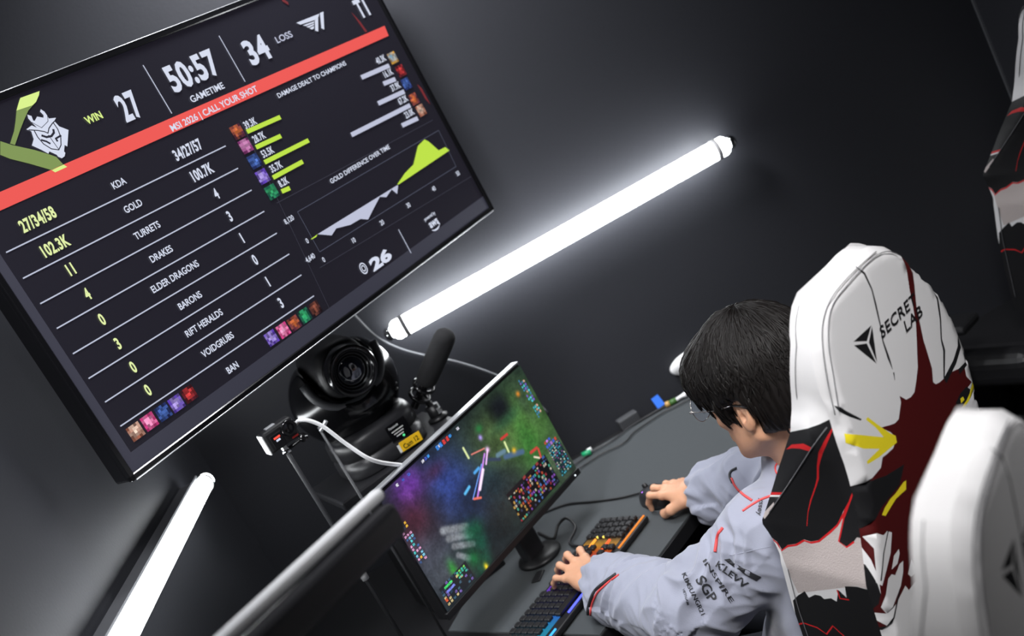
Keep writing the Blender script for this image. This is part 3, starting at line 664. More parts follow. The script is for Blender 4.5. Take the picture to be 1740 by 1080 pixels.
MB().tube([dk(998, 766, .012), dk(1005, 762, .012)], .006, 12).build('white_tip', M['white'], o)
o = empty('cable_joint', dk(1142, 680, 0), 'joined cable ends with amber, green and white sleeves beside the glasses', 'cable joint')
MB().tube([dk(1131, 688, .008), dk(1138, 685, .008)], .0085, 12).build('amber_sleeve', mat('amber_plastic', rgb(176, 140, 80), .4), o)
MB().tube([dk(1138, 685, .008), dk(1149, 679, .008)], .008, 12).build('green_sleeve', mat('dull_green', rgb(58, 96, 40), .5), o)
MB().tube([dk(1149, 679, .009), dk(1158, 673, .010), dk(1166, 669, .012)], [.0055, .005, .008], 12).build('white_end', M['white'], o)
q = dk(1124, 690, .003); up = at_y(1112, 674, q.y + .02)
d = (up - q).normalized(); sd = Vector((d.y, -d.x, 0)); sd = Vector((1, .3, 0)).normalized()
o = MB().prism([q - sd * .013, q + sd * .013, up + sd * .012, up - sd * .012], Vector((0, .0015, 0))).build('blue_tape_flag', mat('blue_tape', rgb(28, 96, 200), .5)); tag(o, 'bright blue tape flag wrapped round the cables at the back of the desk', 'tape')
q = dk(1072, 722, 0)
o = MB().box(T(q.x, q.y, q.z + .016) @ Matrix.Rotation(R(8), 4, 'Z'), .062, .03, .032, .004).build('junction_box', M['dgrey']); tag(o, 'small dark grey box over the cables at the back of the desk', 'box')
q = at_y(1168, 614, YB - .012)
b = MB(); b.lathe([(.005, -.006), (.9, -.006), (1.0, 0), (.9, .006), (.005, .006)], frame_z(q, (0, -1, 0)) @ Matrix.Rotation(R(4), 4, 'Z') @ Matrix.Diagonal((.056, .028, 1, 1)), 40)
o = b.build('oval_plate', M['white']); tag(o, "white oval plate on the wall, half hidden behind the player's hair", 'plate')

# ------------------------------------------------------------------ equipment behind the monitor
PT = at_d(688, 742, 2.45); PTZ_Z = PT.z
pc = at_d(634, 740, 2.55)
fdir = Vector((.36, -.93, 0)).normalized(); fside = UZ.cross(fdir)          # camera head looks towards the player
pc = Vector((pc.x, pc.y, 0)); base_z = at_d(652, 775, 2.55).z
bx = empty('equipment_box', (pc.x, pc.y, DESK), 'black equipment box standing on the desk under the big black video camera', 'box')
b = MB(); b.box(fr((pc.x, pc.y, (DESK + base_z - .02) / 2), fdir, fside, UZ), .16, .20, base_z - .02 - DESK, .006); b.build('case', M['black'], bx)
b = MB(); b.box(fr((pc.x, pc.y, base_z - .01), fdir, fside, UZ), .24, .34, .02, .004); b.build('top_plate', M['satin'], bx)
pz = empty('video_camera', (pc.x, pc.y, base_z), 'large black remote video camera with a round lens below the television', 'camera')
F0 = fr((pc.x, pc.y, base_z), fdir, fside, UZ) @ Matrix.Diagonal((1.07, 1.07, 1.1, 1))
def loft(b, secs, mx, n=36, mi=0):                        # sections: (z, half x, half y, exponent, x shift)
    V = []; Fc = []
    for (z, a, c, e, sh) in secs:
        for j in range(n):
            th = 2 * math.pi * j / n; cc, ss = math.cos(th), math.sin(th)
            V.append(mx @ Vector((sh + a * math.copysign(abs(cc) ** (2 / e), cc), c * math.copysign(abs(ss) ** (2 / e), ss), z)))
    for i in range(len(secs) - 1):
        for j in range(n): Fc.append((i * n + j, i * n + (j + 1) % n, (i + 1) * n + (j + 1) % n, (i + 1) * n + j))
    Fc += [tuple(range(n))[::-1], tuple((len(secs) - 1) * n + j for j in range(n))]
    return b.add(V, Fc, mi, True)
b = MB(); loft(b, [(0, .088, .096, 3.2, 0), (.004, .092, .100, 3.2, 0), (.034, .092, .100, 3.0, 0), (.037, .086, .094, 3, 0), (.042, .086, .094, 3, 0), (.045, .092, .1, 3, 0), (.075, .090, .099, 2.8, 0), (.085, .084, .094, 2.6, 0), (.09, .07, .08, 2.4, 0)], F0, 48); b.build('base', M['satin'], pz)
b = MB(); b.box(F0 @ T(.0905, .030, .052), .006, .050, .038, .002); b.build('label_panel', M['gloss'], pz)
def label_text(s, o3, ex, ey, h, m, name, parent, xs=.8, bold=.02):
    V, Fc = glyphs(s, bold); k = h / CAP; b = MB(); b.add([o3 + ex * (v[0] * k * xs) + ey * (v[1] * k) for v in V], Fc); return b.build(name, m, parent)
fx = lambda x, y, z: F0 @ Vector((x, y, z))
m_lt = mat('label_print', rgb(215, 215, 215), .5)
label_text('Panasonic', fx(.0938, .011, .062), fside, UZ, .006, m_lt, 'maker_mark', pz)
for k in range(3): MB().box(F0 @ T(.0936, .028, .055 - k * .006), .0008, .030 - .006 * k, .0022).build('label_print', m_lt, pz)
b = MB(); b.tube([fx(.0936, .034, .037), fx(.0946, .034, .037)], .003, 10); b.build('status_light', emit_mat('green_led', (.1, .8, .3, 1), 1.0), pz)
b = MB(); b.box(F0 @ T(.0935, .040, .017) @ Matrix.Rotation(R(-3), 4, 'X'), .002, .052, .021, .0005); st = b.build('yellow_sticker', mat('yellow_sticker', rgb(246, 196, 30), .5), pz)
label_text('Cam 12', fx(.0952, .020, .011), fside, UZ, .012, M['gloss'], 'handwriting', st, .8, .01)
b = MB(); b.box(F0 @ T(.0935, .011, .017), .0012, .006, .018, .0005); b.build('white_sticker', M['white'], pz)
YS = Solid((-.13, -.15, .08), (.13, .15, .31), .0035)
YS.ell((-.008, 0, .165), (.092, .124, .112), None, .01); YS.cap((-.01, 0, .10), (-.01, 0, .12), .075, .09, .03)
YS.ell((.05, 0, .245), (.125, .070, .098), None, .012, 'sub'); YS.cut((0, 0, .268), (0, 0, 1), (-.13, -.15, .2), (.13, .15, .31), .03)
YV, YF = YS.mesh(); YV = relax(YV, YF, 2); YV = np.array([tuple(F0 @ Vector(v)) for v in YV]); np_mesh('yoke', YV, YF, M['gloss'], pz)
b = MB(); pts = [fx(.058 + .016 * math.sin(a), .088 * math.cos(a), .232 - .085 * math.sin(a) ** .8) for a in [math.pi * k / 24 for k in range(25)]]
b.tube(pts, .010, 8); b.build('yoke_rim', M['dgrey'], pz)
HD = F0 @ T(.012, 0, .225) @ Matrix.Rotation(R(4), 4, 'Y')
b = MB(); hx = HD @ Matrix.Rotation(R(90), 4, 'Y')
loft(b, [(-.085, .03, .035, 2.6, 0), (-.075, .050, .054, 2.8, 0), (-.02, .058, .060, 3, 0), (.05, .058, .060, 2.8, 0), (.078, .055, .057, 2.4, 0)], hx, 40); hd = b.build('camera_head', M['black'], pz)
b = MB(); b.lathe([(.052, .078), (.054, .082), (.054, .118), (.050, .123), (.043, .121), (.040, .108), (.034, .104)], hx, 48); b.build('lens_barrel', M['gloss'], hd)
for r_, z_ in ((.041, .1165), (.035, .1115), (.029, .1085)):
    b = MB(); pts = [hx @ Vector((r_ * math.cos(2 * math.pi * k / 32), r_ * math.sin(2 * math.pi * k / 32), z_)) for k in range(33)]; b.tube(pts, .0012, 6, cap=False); b.build('lens_ring', M['satin'], hd)
b = MB(); b.lathe([(.034, .100), (.030, .108), (.018, .112), (.001, .113)], hx, 40); b.build('lens_glass', M['glass'], hd)

# microphone with foam cover
mk = empty('microphone', at_d(735, 690, 2.56), 'black microphone with a long foam windscreen behind the game monitor', 'microphone')
mt, mb_ = at_d(755, 575, 2.50), at_d(726, 642, 2.56)
d = (mt - mb_).normalized()
b = MB(); b.tube([mb_ - d * .016, mb_ - d * .012, mb_, mb_ + (mt - mb_) * .5, mt, mt + d * .012, mt + d * .021, mt + d * .025], [.016, .022, .0255, .0265, .026, .023, .014, .003], 24); b.build('foam_windscreen', M['foam'], mk)
b = MB(); b.tube([mb_ - d * .012, mb_ - d * .09], .0105, 16); b.build('barrel', M['gloss'], mk)
mj = mb_ - d * .055
b = MB(); pts = [mj + (d.orthogonal().normalized() * math.cos(a) + d.cross(d.orthogonal().normalized()) * math.sin(a)) * .024 for a in [2 * math.pi * k / 24 for k in range(25)]]; b.tube(pts, .005, 8, cap=False); b.tube([p_ + d * .03 for p_ in pts], .005, 8, cap=False); b.build('shock_mount', M['gloss'], mk)
bs_ = Vector((mj.x + .012, mj.y, 0)); 
b = MB(); b.tube([mj + d * .01, Vector((bs_.x, bs_.y, mj.z - .05)), Vector((bs_.x, bs_.y, base_z + .008))], .008, 12); b.tube([Vector((bs_.x, bs_.y, mj.z - .075)), Vector((bs_.x, bs_.y, mj.z - .035))], .017, 14); b.build('stand_pole', M['black'], mk)
b = MB(); b.box(fr(Vector((bs_.x, bs_.y, mj.z - .05)) + Vector((.012, -.016, 0)), (1, 0, 0), (0, 1, 0), UZ), .016, .012, .016, .003); b.build('clamp', M['chrome'], mk)
b = MB(); b.lathe([(.026, 0), (.026, .006), (.02, .010), (.01, .014)], T(bs_.x, bs_.y, base_z), 32); b.build('foot', M['black'], mk)

# action camera on a thin stand
ac_c = at_d(474, 738, 2.15)
af = Vector((.42, -.9, -.05)).normalized(); asd = UZ.cross(af).normalized(); aup = af.cross(asd)
ac = empty('action_camera', ac_c - UZ * .03, 'small white action camera with a red lit display, on a thin pole under the television', 'camera')
AF = fr(ac_c, af, asd, aup)
b = MB(); b.box(AF, .034, .070, .046, .006); b.build('body', M['black'], ac)
b = MB(); b.box(AF @ T(-.001, -.0355, -.002), .030, .003, .042, .001); b.build('white_side', M['white'], ac)
b = MB(); b.box(AF @ T(-.002, -.008, .0235), .014, .022, .003, .001); b.build('shutter_button', M['silver'], ac)
b = MB(); b.box(AF @ T(.0175, -.011, -.003), .002, .026, .028, .001); ds = b.build('front_display', emit_mat('dark_display', (.002, .002, .003, 1), .2), ac)
for k, (w_, z_, m_) in enumerate(((.014, .003, emit_mat('display_red_text', (.9, .08, .05, 1), 1.2)), (.009, -.003, E_W))): MB().box(AF @ T(.0188, -.011, z_), .0006, w_, .004).build('display_reading', m_, ds)
b = MB(); b.lathe([(.0165, .017), (.0165, .024), (.014, .026), (.010, .024), (.001, .0235)], AF @ T(0, .018, .006) @ Matrix.Rotation(R(90), 4, 'Y'), 28); b.build('lens', M['gloss'], ac)
b = MB(); b.box(AF @ T(.0178, .022, -.0165), .001, .014, .004); b.build('red_badge', mat('red_badge', rgb(190, 50, 44), .5), ac)
pt = AF @ Vector((.0, -.004, -.028))
b = MB(); b.box(AF @ T(0, -.004, -.028), .012, .012, .012, .002); b.tube([AF @ Vector((0, -.010, -.034)), AF @ Vector((0, .004, -.040))], .007, 10); b.build('mount_hinge', M['chrome'], ac)
b = MB(); b.tube([AF @ Vector((0, .004, -.035)), AF @ Vector((.012, .030, -.030)), AF @ Vector((.016, .034, -.022))], .004, 8); b.tube([AF @ Vector((.014, .032, -.03)), AF @ Vector((.02, .036, -.026))], .009, 10); b.build('mount_lever', M['gloss'], ac)
b = MB(); b.tube([pt - aup * .004, Vector((pt.x, pt.y, pt.z - .03)), Vector((pt.x, pt.y, DESK + .01))], .0048, 10); b.build('pole', M['dgrey'], ac)
wl = at_pl(610, 976, pt, Vector((0, -1, 0)))
b = MB(); b.tube([Vector((pt.x, pt.y, wl.z + .016)), Vector((pt.x, pt.y, wl.z - .016))], .0078, 10); b.build('white_tag', M['white'], ac)
b = MB(); b.lathe([(.05, 0), (.05, .006), (.01, .012)], T(pt.x, pt.y, DESK), 28); b.build('foot', M['black'], ac)
cable('white_cable', [AF @ Vector((-.004, .036, -.004)), at_d(513, 713, 2.15), at_d(545, 722, 2.16), at_d(590, 755, 2.18), at_d(635, 782, 2.2), at_d(690, 791, 2.28), at_d(740, 800, 2.44), at_d(760, 830, 2.55)], .0042, M['white'], 'white cable curving from the action camera to behind the game monitor')
cable('grey_cable', [at_y(598, 530, 2.78), at_y(608, 541, 2.80), at_y(640, 572, 2.83), at_y(680, 592, 2.845), at_y(723, 604, 2.848), at_y(770, 613, 2.85), at_y(825, 630, 2.85), at_y(880, 655, 2.85), at_y(930, 700, 2.85)], .0034, mat('grey_cable', rgb(120, 122, 126), .5), 'thin grey cable hanging along the wall from the television past the microphone')
hp = at_d(541, 725, 2.22)
hk = empty('cable_pole', (hp.x, hp.y, DESK), 'thin grey pole rising beside the black equipment box', 'pole')
MB().tube([hp, Vector((hp.x, hp.y, DESK + .01))], .003, 10).build('pole', M['dgrey'], hk)
MB().lathe([(.04, 0), (.04, .006), (.008, .012)], T(hp.x, hp.y, DESK), 24).build('foot', M['black'], hk)
MB().tube([hp + Vector((0, 0, -.01)), hp + Vector((.02, -.004, .004))], .0045, 8).build('clip', M['silver'], hk)

# blurred bar in the foreground, on a post that stands outside the picture
ba, bb = at_d(645, 838, 1.30), at_d(335, 1128, 1.00)
ba = Vector((ba.x, ba.y, bb.z + (ba.z - bb.z) * 1)); d = (bb - ba).normalized(); sdv = d.cross(UZ).normalized(); upv = sdv.cross(d)
if upv.z < 0: upv = -upv
if sdv.x < 0: sdv = -sdv
br = empty('support_bar', (bb.x, bb.y, 0), 'out of focus grey bar with rounded end in the near foreground, left of the monitor', 'bar')
L = (bb - ba).length
b = MB(); b.box(fr((ba + bb) / 2, d, sdv, upv), L, .018, .015, .006, 3); b.build('pale_rail', mat('pale_rail', rgb(232, 233, 236), .4), br)
b = MB(); b.box(fr((ba + bb) / 2 + d * .012 - upv * .030 + sdv * .012, d, sdv, upv), L, .03, .042, .010, 3); b.build('dark_rail', M['satin'], br)
b = MB(); q = bb + d * .02 - upv * .05; b.tube([Vector((q.x, q.y, 0.01)), Vector((q.x, q.y, q.z + .03))], .02, 14); b.lathe([(.16, 0), (.16, .01), (.02, .02)], T(q.x, q.y, 0), 32); b.build('post', M['black'], br)

# ------------------------------------------------------------------ printed panels (constrained triangulation keeps the print in the panel's own mesh)
def inside(pts, poly):
    poly = np.asarray(poly); x, y = pts[:, 0], pts[:, 1]; r = np.zeros(len(pts), bool); n = len(poly)
    for i in range(n):
        x0, y0 = poly[i]; x1, y1 = poly[(i + 1) % n]
        if y0 == y1: continue
        c = ((y0 > y) != (y1 > y)) & (x < (x1 - x0) * (y - y0) / (y1 - y0) + x0); r ^= c
    return r
def dist_poly(pts, poly):
    poly = np.asarray(poly); best = np.full(len(pts), 9.0)
    for i in range(len(poly)):
        a, b = poly[i], poly[(i + 1) % len(poly)]; d = b - a; t = np.clip(((pts - a) @ d) / max(1e-12, d @ d), 0, 1)
        best = np.minimum(best, np.hypot(*(pts - a - t[:, None] * d).T))
    return best
def dense(poly, step):
    out = []
    for i in range(len(poly)):
        a, b = np.array(poly[i]), np.array(poly[(i + 1) % len(poly)]); k = max(1, int(np.hypot(*(b - a)) / step))
        out += [tuple(a + (b - a) * j / k) for j in range(k)]
    return out
def stroke(pts, ws):                                        # ribbon polygon along a path
    pts = [np.array(p, float) for p in pts]; ws = ws if isinstance(ws, (list, tuple)) else [ws] * len(pts); Lf, Rt = [], []
    for i, p in enumerate(pts):
        d = pts[min(i + 1, len(pts) - 1)] - pts[max(i - 1, 0)]; d = d / (np.hypot(*d) + 1e-9); n = np.array([-d[1], d[0]]) * ws[i] / 2
        Lf.append(tuple(p + n)); Rt.append(tuple(p - n))
    return Lf + Rt[::-1]
def panel(mb, outline, pats, fn, step=.012, gl=None):      # pats: (poly, material index); fn(pts)->list of Vector; gl: (verts, tris, mi) extra glyph shapes
    ol = dense(outline, step); n = len(ol)
    lo, hi = np.min(ol, 0), np.max(ol, 0)
    gx, gy = np.meshgrid(np.arange(lo[0], hi[0], step), np.arange(lo[1], hi[1], step)); G = np.stack([gx.ravel(), gy.ravel()], 1)
    G = G[inside(G, ol)]; G = G[dist_poly(G, ol) > step * .5]
    G += rng.uniform(-.1, .1, G.shape) * step
    V = [Vector(p) for p in ol]; E_ = [(i, (i + 1) % n) for i in range(n)]
    for poly, mi in pats:
        k0_ = len(V); pp = dense(poly, step * 1.5); V += [Vector(p) for p in pp]; E_ += [(k0_ + i, k0_ + (i + 1) % len(pp)) for i in range(len(pp))]
    V += [Vector(p) for p in G]
    r = geometry.delaunay_2d_cdt(V, E_, [], 0, 1e-6); P = np.array([tuple(v) for v in r[0]]); Tn = np.array([t for t in r[2]])
    c = P[Tn].mean(1); keep = inside(c, ol); Tn, c = Tn[keep], c[keep]
    mi_ = np.zeros(len(Tn), int)
    for poly, mi in pats: mi_[inside(c, poly)] = mi
    W = fn(P)
    for mi in set(mi_.tolist()):
        mb_off = len(mb.v)
        mb.add(W, [tuple(t) for t in Tn[mi_ == mi]], mi, True)
    return mb
def weld(o, d=1e-5):
    b = bmesh.new(); b.from_mesh(o.data); bmesh.ops.remove_doubles(b, verts=b.verts, dist=d); bmesh.ops.delete(b, geom=[v for v in b.verts if not v.link_faces], context='VERTS'); bmesh.ops.recalc_face_normals(b, faces=b.faces); b.to_mesh(b and o.data); b.free()

# ------------------------------------------------------------------ gaming chair
CAZ, CTH = R(60), R(10)
CR = Vector((math.sin(CAZ), math.cos(CAZ), 0)); CNH = Vector((math.cos(CAZ), -math.sin(CAZ), 0))
CV = UZ * math.cos(CTH) + CNH * math.sin(CTH); CW = CR.cross(CV)
CP = at_d(1425, 705, 1.53)
def cloc(x, y): p = at_pl(x, y, CP, CW) - CP; return (p.dot(CR), p.dot(CV))
def cw(r, v, w=0.0): return CP + CR * r + CV * v + CW * w
def pA(L): return [(1280 + x / 3.176, 400 + y / 3.176) for x, y in L]
def pB(L): return [(1280 + x / 2.572, 660 + y / 2.572) for x, y in L]
def cl(L): return [cloc(*p) for p in L]
lv_ = Vector(cloc(1470, 870)); BOT = -0.60
Lb = cl([(p.x, p.y) for p in smooth_path([Vector((x, y, 0)) for x, y in [(1490, 1000), (1478, 900), (1460, 815), (1440, 755), (1425, 705), (1412, 670), (1400, 620), (1394, 565), (1400, 520), (1418, 492), (1440, 469), (1460, 447), (1476, 430), (1490, 420.5), (1502, 417.5)]], 3)])
Rb = cl([(p.x, p.y) for p in smooth_path([Vector((x, y, 0)) for x, y in [(1520, 419), (1531, 425), (1545, 437), (1575, 468), (1596, 489), (1612, 515), (1625, 540), (1636, 568), (1648, 600), (1660, 645), (1668, 680), (1683, 740)]], 3)])
xl, xr = Lb[0][0], Rb[-1][0]
out_ = [(xl, BOT)] + Lb + Rb + [(xr + .0, -.35), (xr - .02, BOT)]
oarr = np.array(out_); RB_ = .018
def rear_fn(P):
    d = np.clip(dist_poly(P, dense(out_, .02)), 0, RB_); dip = RB_ - np.sqrt(np.maximum(0, RB_ ** 2 - (RB_ - d) ** 2))
    seamx = np.minimum(1, d / RB_)
    return [cw(p[0], p[1], -float(q)) for p, q in zip(P, dip)]
lw = lambda c, r_=.42: mat(c[0], c[1], r_, bump=.12, bscale=900, spec=.4)
MC_ = [lw(('white_leather', rgb(212, 211, 213))), lw(('black_leather', rgb(26, 26, 28))), lw(('maroon_leather', rgb(70, 16, 17))), lw(('yellow_print', rgb(226, 208, 40))), lw(('red_print', rgb(190, 34, 38))),
       mat('perforated_leather', rgb(178, 168, 166), .6, bump=.6, bscale=520), mat('stitching', rgb(92, 92, 96), .7), lw(('charcoal_leather', rgb(50, 51, 54)))]
maroon = cl(pA([(812, 95), (818, 115), (830, 200), (845, 300), (862, 380), (878, 480), (882, 560), (885, 640), (888, 710), (880, 780), (870, 845), (850, 872), (825, 885), (790, 865), (797, 900), (785, 990), (765, 1012), (740, 1022), (690, 1035)])
            + pB([(560, 172), (600, 190), (625, 215), (612, 260), (585, 285), (565, 300), (558, 345), (520, 390), (470, 438), (475, 560), (500, 640), (520, 700), (545, 800), (565, 900), (580, 1090), (900, 1090), (880, 200)])
            + pA([(1150, 880), (1150, 830), (1180, 790), (1150, 760), (1140, 712), (1100, 722), (1050, 745), (1030, 770), (1005, 792), (985, 802), (970, 790), (965, 720), (945, 650), (920, 570), (905, 500), (880, 380), (870, 270), (862, 200), (850, 150), (832, 118)]))
pats = [(maroon, 2)]
for pts, w_ in (([(573, 168), (600, 205), (640, 290), (660, 370), (685, 480), (700, 570), (730, 660), (752, 722)], [.002, .004, .003, .004, .003, .003, .005, .001]), ([(758, 738), (764, 780)], [.003, .001]),
                ([(973, 260), (995, 340), (1010, 450), (1015, 560), (1030, 620), (1030, 770)], [.002, .006, .004, .004, .006, .004]), ([(1118, 480), (1112, 600), (1088, 680), (1035, 785)], [.004, .011, .011, .012]),
                ([(1172, 600), (1150, 690), (1110, 735)], [.004, .008, .010]), ([(1260, 820), (1190, 870)], [.008, .012])):
    pats.append((stroke(cl(pA(pts)), w_), 1))
pats += [(cl(pA([(1092, 905), (1118, 850), (1150, 815), (1172, 830), (1160, 890), (1120, 925)])), 1), (cl(pA([(1186, 790), (1197, 822), (1165, 890), (1128, 942), (1118, 935), (1150, 890), (1168, 850)])), 3),
         (cl(pA([(1117, 880), (1132, 868), (1140, 885), (1122, 905)])), 3), (cl(pA([(455, 920), (475, 925), (500, 945), (585, 990), (580, 998), (520, 978), (475, 952)])), 1),
         (cl(pB([(410, 198), (450, 200), (505, 206), (570, 212), (535, 170), (492, 135), (500, 124), (545, 158), (600, 196), (622, 205), (628, 235), (600, 258), (550, 300), (500, 330), (496, 318), (552, 263), (480, 262), (420, 240)])), 3),
         (cl(pB([(455, 400), (470, 440), (478, 560), (500, 640), (520, 740), (540, 820), (565, 900), (580, 1090), (470, 1090), (480, 830), (455, 660), (440, 560)])), 1),
         (cl(pB([(470, 440), (520, 400), (580, 380), (660, 330), (640, 420), (560, 520), (510, 620), (495, 640), (475, 560)])), 1),
         (cl(pB([(562, 552), (575, 520), (600, 480), (620, 460), (655, 410), (668, 400), (668, 440), (625, 480), (612, 500), (578, 556)])), 3)]
for L in ([(515, 655), (540, 632), (570, 640), (585, 622), (606, 628), (600, 720), (580, 800), (565, 862), (548, 850), (545, 800), (535, 700)], [(636, 700), (640, 720), (630, 765), (605, 790), (615, 730)],
          [(655, 752), (655, 800), (645, 860), (610, 955), (590, 985), (575, 960), (580, 900), (590, 830), (605, 810), (620, 815), (640, 765)], [(690, 745), (700, 770), (715, 795), (690, 822), (676, 810)],
          [(650, 890), (665, 860), (680, 880), (705, 845), (735, 840), (760, 900), (790, 1000), (800, 1090), (600, 1090), (600, 1040), (560, 1000), (590, 985), (625, 940)]):
    pats.append((cl(pB(L)), 0))
pats.append((stroke(cl(pB([(720, 850), (735, 870), (715, 1000), (700, 1090)])), .004), 1)); pats.append((stroke(cl(pB([(590, 620), (570, 720), (560, 840)])), .003), 1)); pats.append((stroke(cl(pB([(640, 880), (615, 1000), (590, 1090)])), .004), 1))
for L in ([(540, 573), (637, 484), (613, 570)], [(543, 592), (612, 582), (666, 692)], [(641, 488), (668, 684), (624, 577)]): pats.append((cl(pA(L)), 1))
chair = empty('gaming_chair', (0, 0, 0), 'x', 'chair')
cen = cw((xl + xr) / 2, BOT, -.1); chair.location = (cen.x, cen.y, 0)
bk = empty('backrest', (cen.x, cen.y, cen.z), None, None); set_parent(bk, chair); bk.location = Vector((0, 0, cen.z)); bk.matrix_parent_inverse = Matrix.Identity(4)
bpy.context.view_layer.update()
mb = MB(); panel(mb, out_, pats, rear_fn, .011)
o = mb.build('rear_panel', MC_, bk); weld(o)
# outer side, its depth traced from the photograph
sA, sB = Vector(cloc(1400, 560)), Vector(cloc(1460, 815)); sdir = (sB - sA).normalized(); sN = (CR * sdir.x + CV * sdir.y).cross(CW).normalized(); sP = cw(sA.x, sA.y)
def sloc(x, y): p = at_pl(x, y, sP, sN) - CP; return (p.dot(CV), -p.dot(CW))
sil = sorted([sloc(*p) for p in ((1353, 575), (1356, 720), (1330, 790), (1308, 870), (1335, 930), (1352, 1020))])
sv = [-.62] + [p[0] for p in sil] + [.2]; st_ = [sil[0][1]] + [p[1] for p in sil] + [.05]
depth = lambda v: float(np.interp(v, sv, st_))
lr = lambda v: float(np.interp(v, [BOT] + [p[1] for p in Lb[:25]], [xl] + [p[0] for p in Lb[:25]]))
seamA, seamB = np.array(sloc(*pB([(365, 115)])[0])), np.array(sloc(*pB([(80, 540)])[0]))
def wing_out(v, t):                                         # the shoulder wing stands out along its seam
    p = np.array([v, t]); d = seamB - seamA; k = np.clip((p - seamA) @ d / (d @ d), 0, 1); dd = np.hypot(*(p - seamA - k * d))
    e = np.interp(v, [-.30, -.22, -.02, .03], [0, 1, 1, 0]); f = np.interp(t, [RB_, RB_ + .02], [0, 1])
    return .020 * max(0, 1 - dd / .09) * e * f
lefto = [p for p in dense([(xl, BOT)] + Lb[:25], .012) if p[1] <= Lb[24][1] + 1e-6][:-1]
lefto = sorted({round(p[1], 4): p for p in lefto}.values(), key=lambda p: p[1])
vtop = Lb[24][1]
def side_fn(P, sgn=1):
    out = []
    for v, t in P:
        w = wing_out(v, t)
        if sgn == 1: out.append(cw(lr(v) - w, v, -RB_ * 0 - t))
        else: out.append(cw(xr_at(v) + w, v, -t))
    return out
rr = sorted([(p[1], p[0]) for p in Rb[15:]] + [(-.35, xr), (BOT, xr - .02)])
xr_at = lambda v: float(np.interp(v, [q[0] for q in rr], [q[1] for q in rr]))
vs_o = np.linspace(BOT, vtop, 90)
sout = [(v, RB_) for v in vs_o] + [(v, depth(v)) for v in vs_o[::-1]]
def sl(L): return [sloc(*p) for p in L]
tz = .30
blackw = sl(pB([(150, 150), (195, 155), (280, 130), (365, 113)])) + [(seamA[0] + .0, -.02)] + [(sloc(*pB([(460, 400)])[0])[0], -.02)] + sl(pB([(455, 400), (430, 470), (400, 525), (372, 585), (345, 610), (300, 645), (270, 648), (240, 636), (210, 652), (175, 655), (150, 675), (130, 640), (85, 600), (20, 560), (60, 300)]))
lobe = sl(pB([(455, 400), (400, 560), (385, 655), (420, 675), (450, 655), (460, 640)])) + [(sloc(*pB([(460, 640)])[0])[0], -.02), (sloc(*pB([(460, 400)])[0])[0], -.02)]
perf = sl(pB([(455, 400), (440, 440), (405, 525), (372, 585), (345, 610), (300, 645), (240, 636), (175, 655), (145, 680), (215, 870), (475, 830)])) + [(sloc(*pB([(475, 830)])[0])[0], -.02), (sloc(*pB([(455, 400)])[0])[0], -.02)]
lowb = sl(pB([(190, 905), (215, 880), (245, 860), (262, 890), (290, 875), (315, 880), (330, 895), (360, 890), (385, 905), (395, 850), (430, 885), (425, 832), (478, 832)])) + [(sloc(*pB([(478, 832)])[0])[0], -.02), (BOT - .02, -.02), (BOT - .02, .19), (-.50, .185)] + sl(pB([(180, 1090), (200, 1000)]))
redrim = stroke(sl(pB([(70, 560), (85, 605), (130, 645), (148, 678), (175, 660), (210, 657), (240, 641), (270, 653), (300, 650), (345, 616), (372, 590), (400, 540), (420, 490), (452, 405)])), .0035)
spats = [(perf, 5), (redrim, 4), (blackw, 1), (lobe, 1), (lowb, 1),
         (stroke(sl(pB([(452, 405), (398, 562), (384, 655), (420, 678), (450, 658)])), .0025), 4),
         (sl(pB([(172, 236), (200, 210), (258, 198), (296, 210), (285, 228), (240, 222), (200, 226)])), 4), (sl(pB([(92, 425), (155, 420), (156, 430), (92, 436)])), 4), (sl(pB([(92, 437), (156, 431), (150, 439), (92, 444)])), 0), (sl(pB([(70, 515), (120, 462), (124, 480), (85, 530)])), 5),
         (stroke(sl(pB([(370, 135), (345, 200), (330, 240), (310, 310), (303, 370), (290, 410), (268, 470), (256, 520), (252, 580)])), [.001, .004, .005, .003, .003, .002, .002, .001, .001]), 4),
         (stroke(sl(pB([(200, 1020), (230, 1010), (290, 1030), (330, 1060), (360, 1020), (420, 1080)])), .003), 4), (stroke(sl(pB([(390, 850), (400, 890), (440, 895)])), .003), 4)]
mb = MB(); panel(mb, sout, spats, side_fn, .010); o = mb.build('side_panel', MC_, bk); weld(o)
vr_o = np.linspace(BOT, Rb[15][1], 80); sout_r = [(v, RB_) for v in vr_o] + [(v, depth(v)) for v in vr_o[::-1]]
mb = MB(); panel(mb, sout_r, spats, lambda P: side_fn(P, -1), .010); o = mb.build('side_panel', MC_, bk); weld(o)
# rounded top, front of the backrest
topo = [Lb[24]] + Lb[25:] + Rb[:16]
topo = dense(topo + topo[::-1][:1], .008); topo = [p for i, p in enumerate(topo)]
k = next(i for i, p in enumerate(topo) if abs(p[0] - Rb[15][0]) < 1e-6 and abs(p[1] - Rb[15][1]) < 1e-6); topo = topo[:k + 1]
mb = MB(); V = []; nd = 8
for i, (r_, v_) in enumerate(topo):
    for j in range(nd + 1): V.append(cw(r_, v_, -RB_ - (depth(v_) - RB_) * j / nd))
mb.add(V, [(i * (nd + 1) + j, (i + 1) * (nd + 1) + j, (i + 1) * (nd + 1) + j + 1, i * (nd + 1) + j + 1) for i in range(len(topo) - 1) for j in range(nd)], 0, True)
mb.build('top_band', MC_, bk)
mb = MB(); V = []; NR, NC = 70, 22; ztop = max(p[1] for p in topo)
vpk = max(p[1] for p in out_); op_ = np.array(dense(out_, .004))
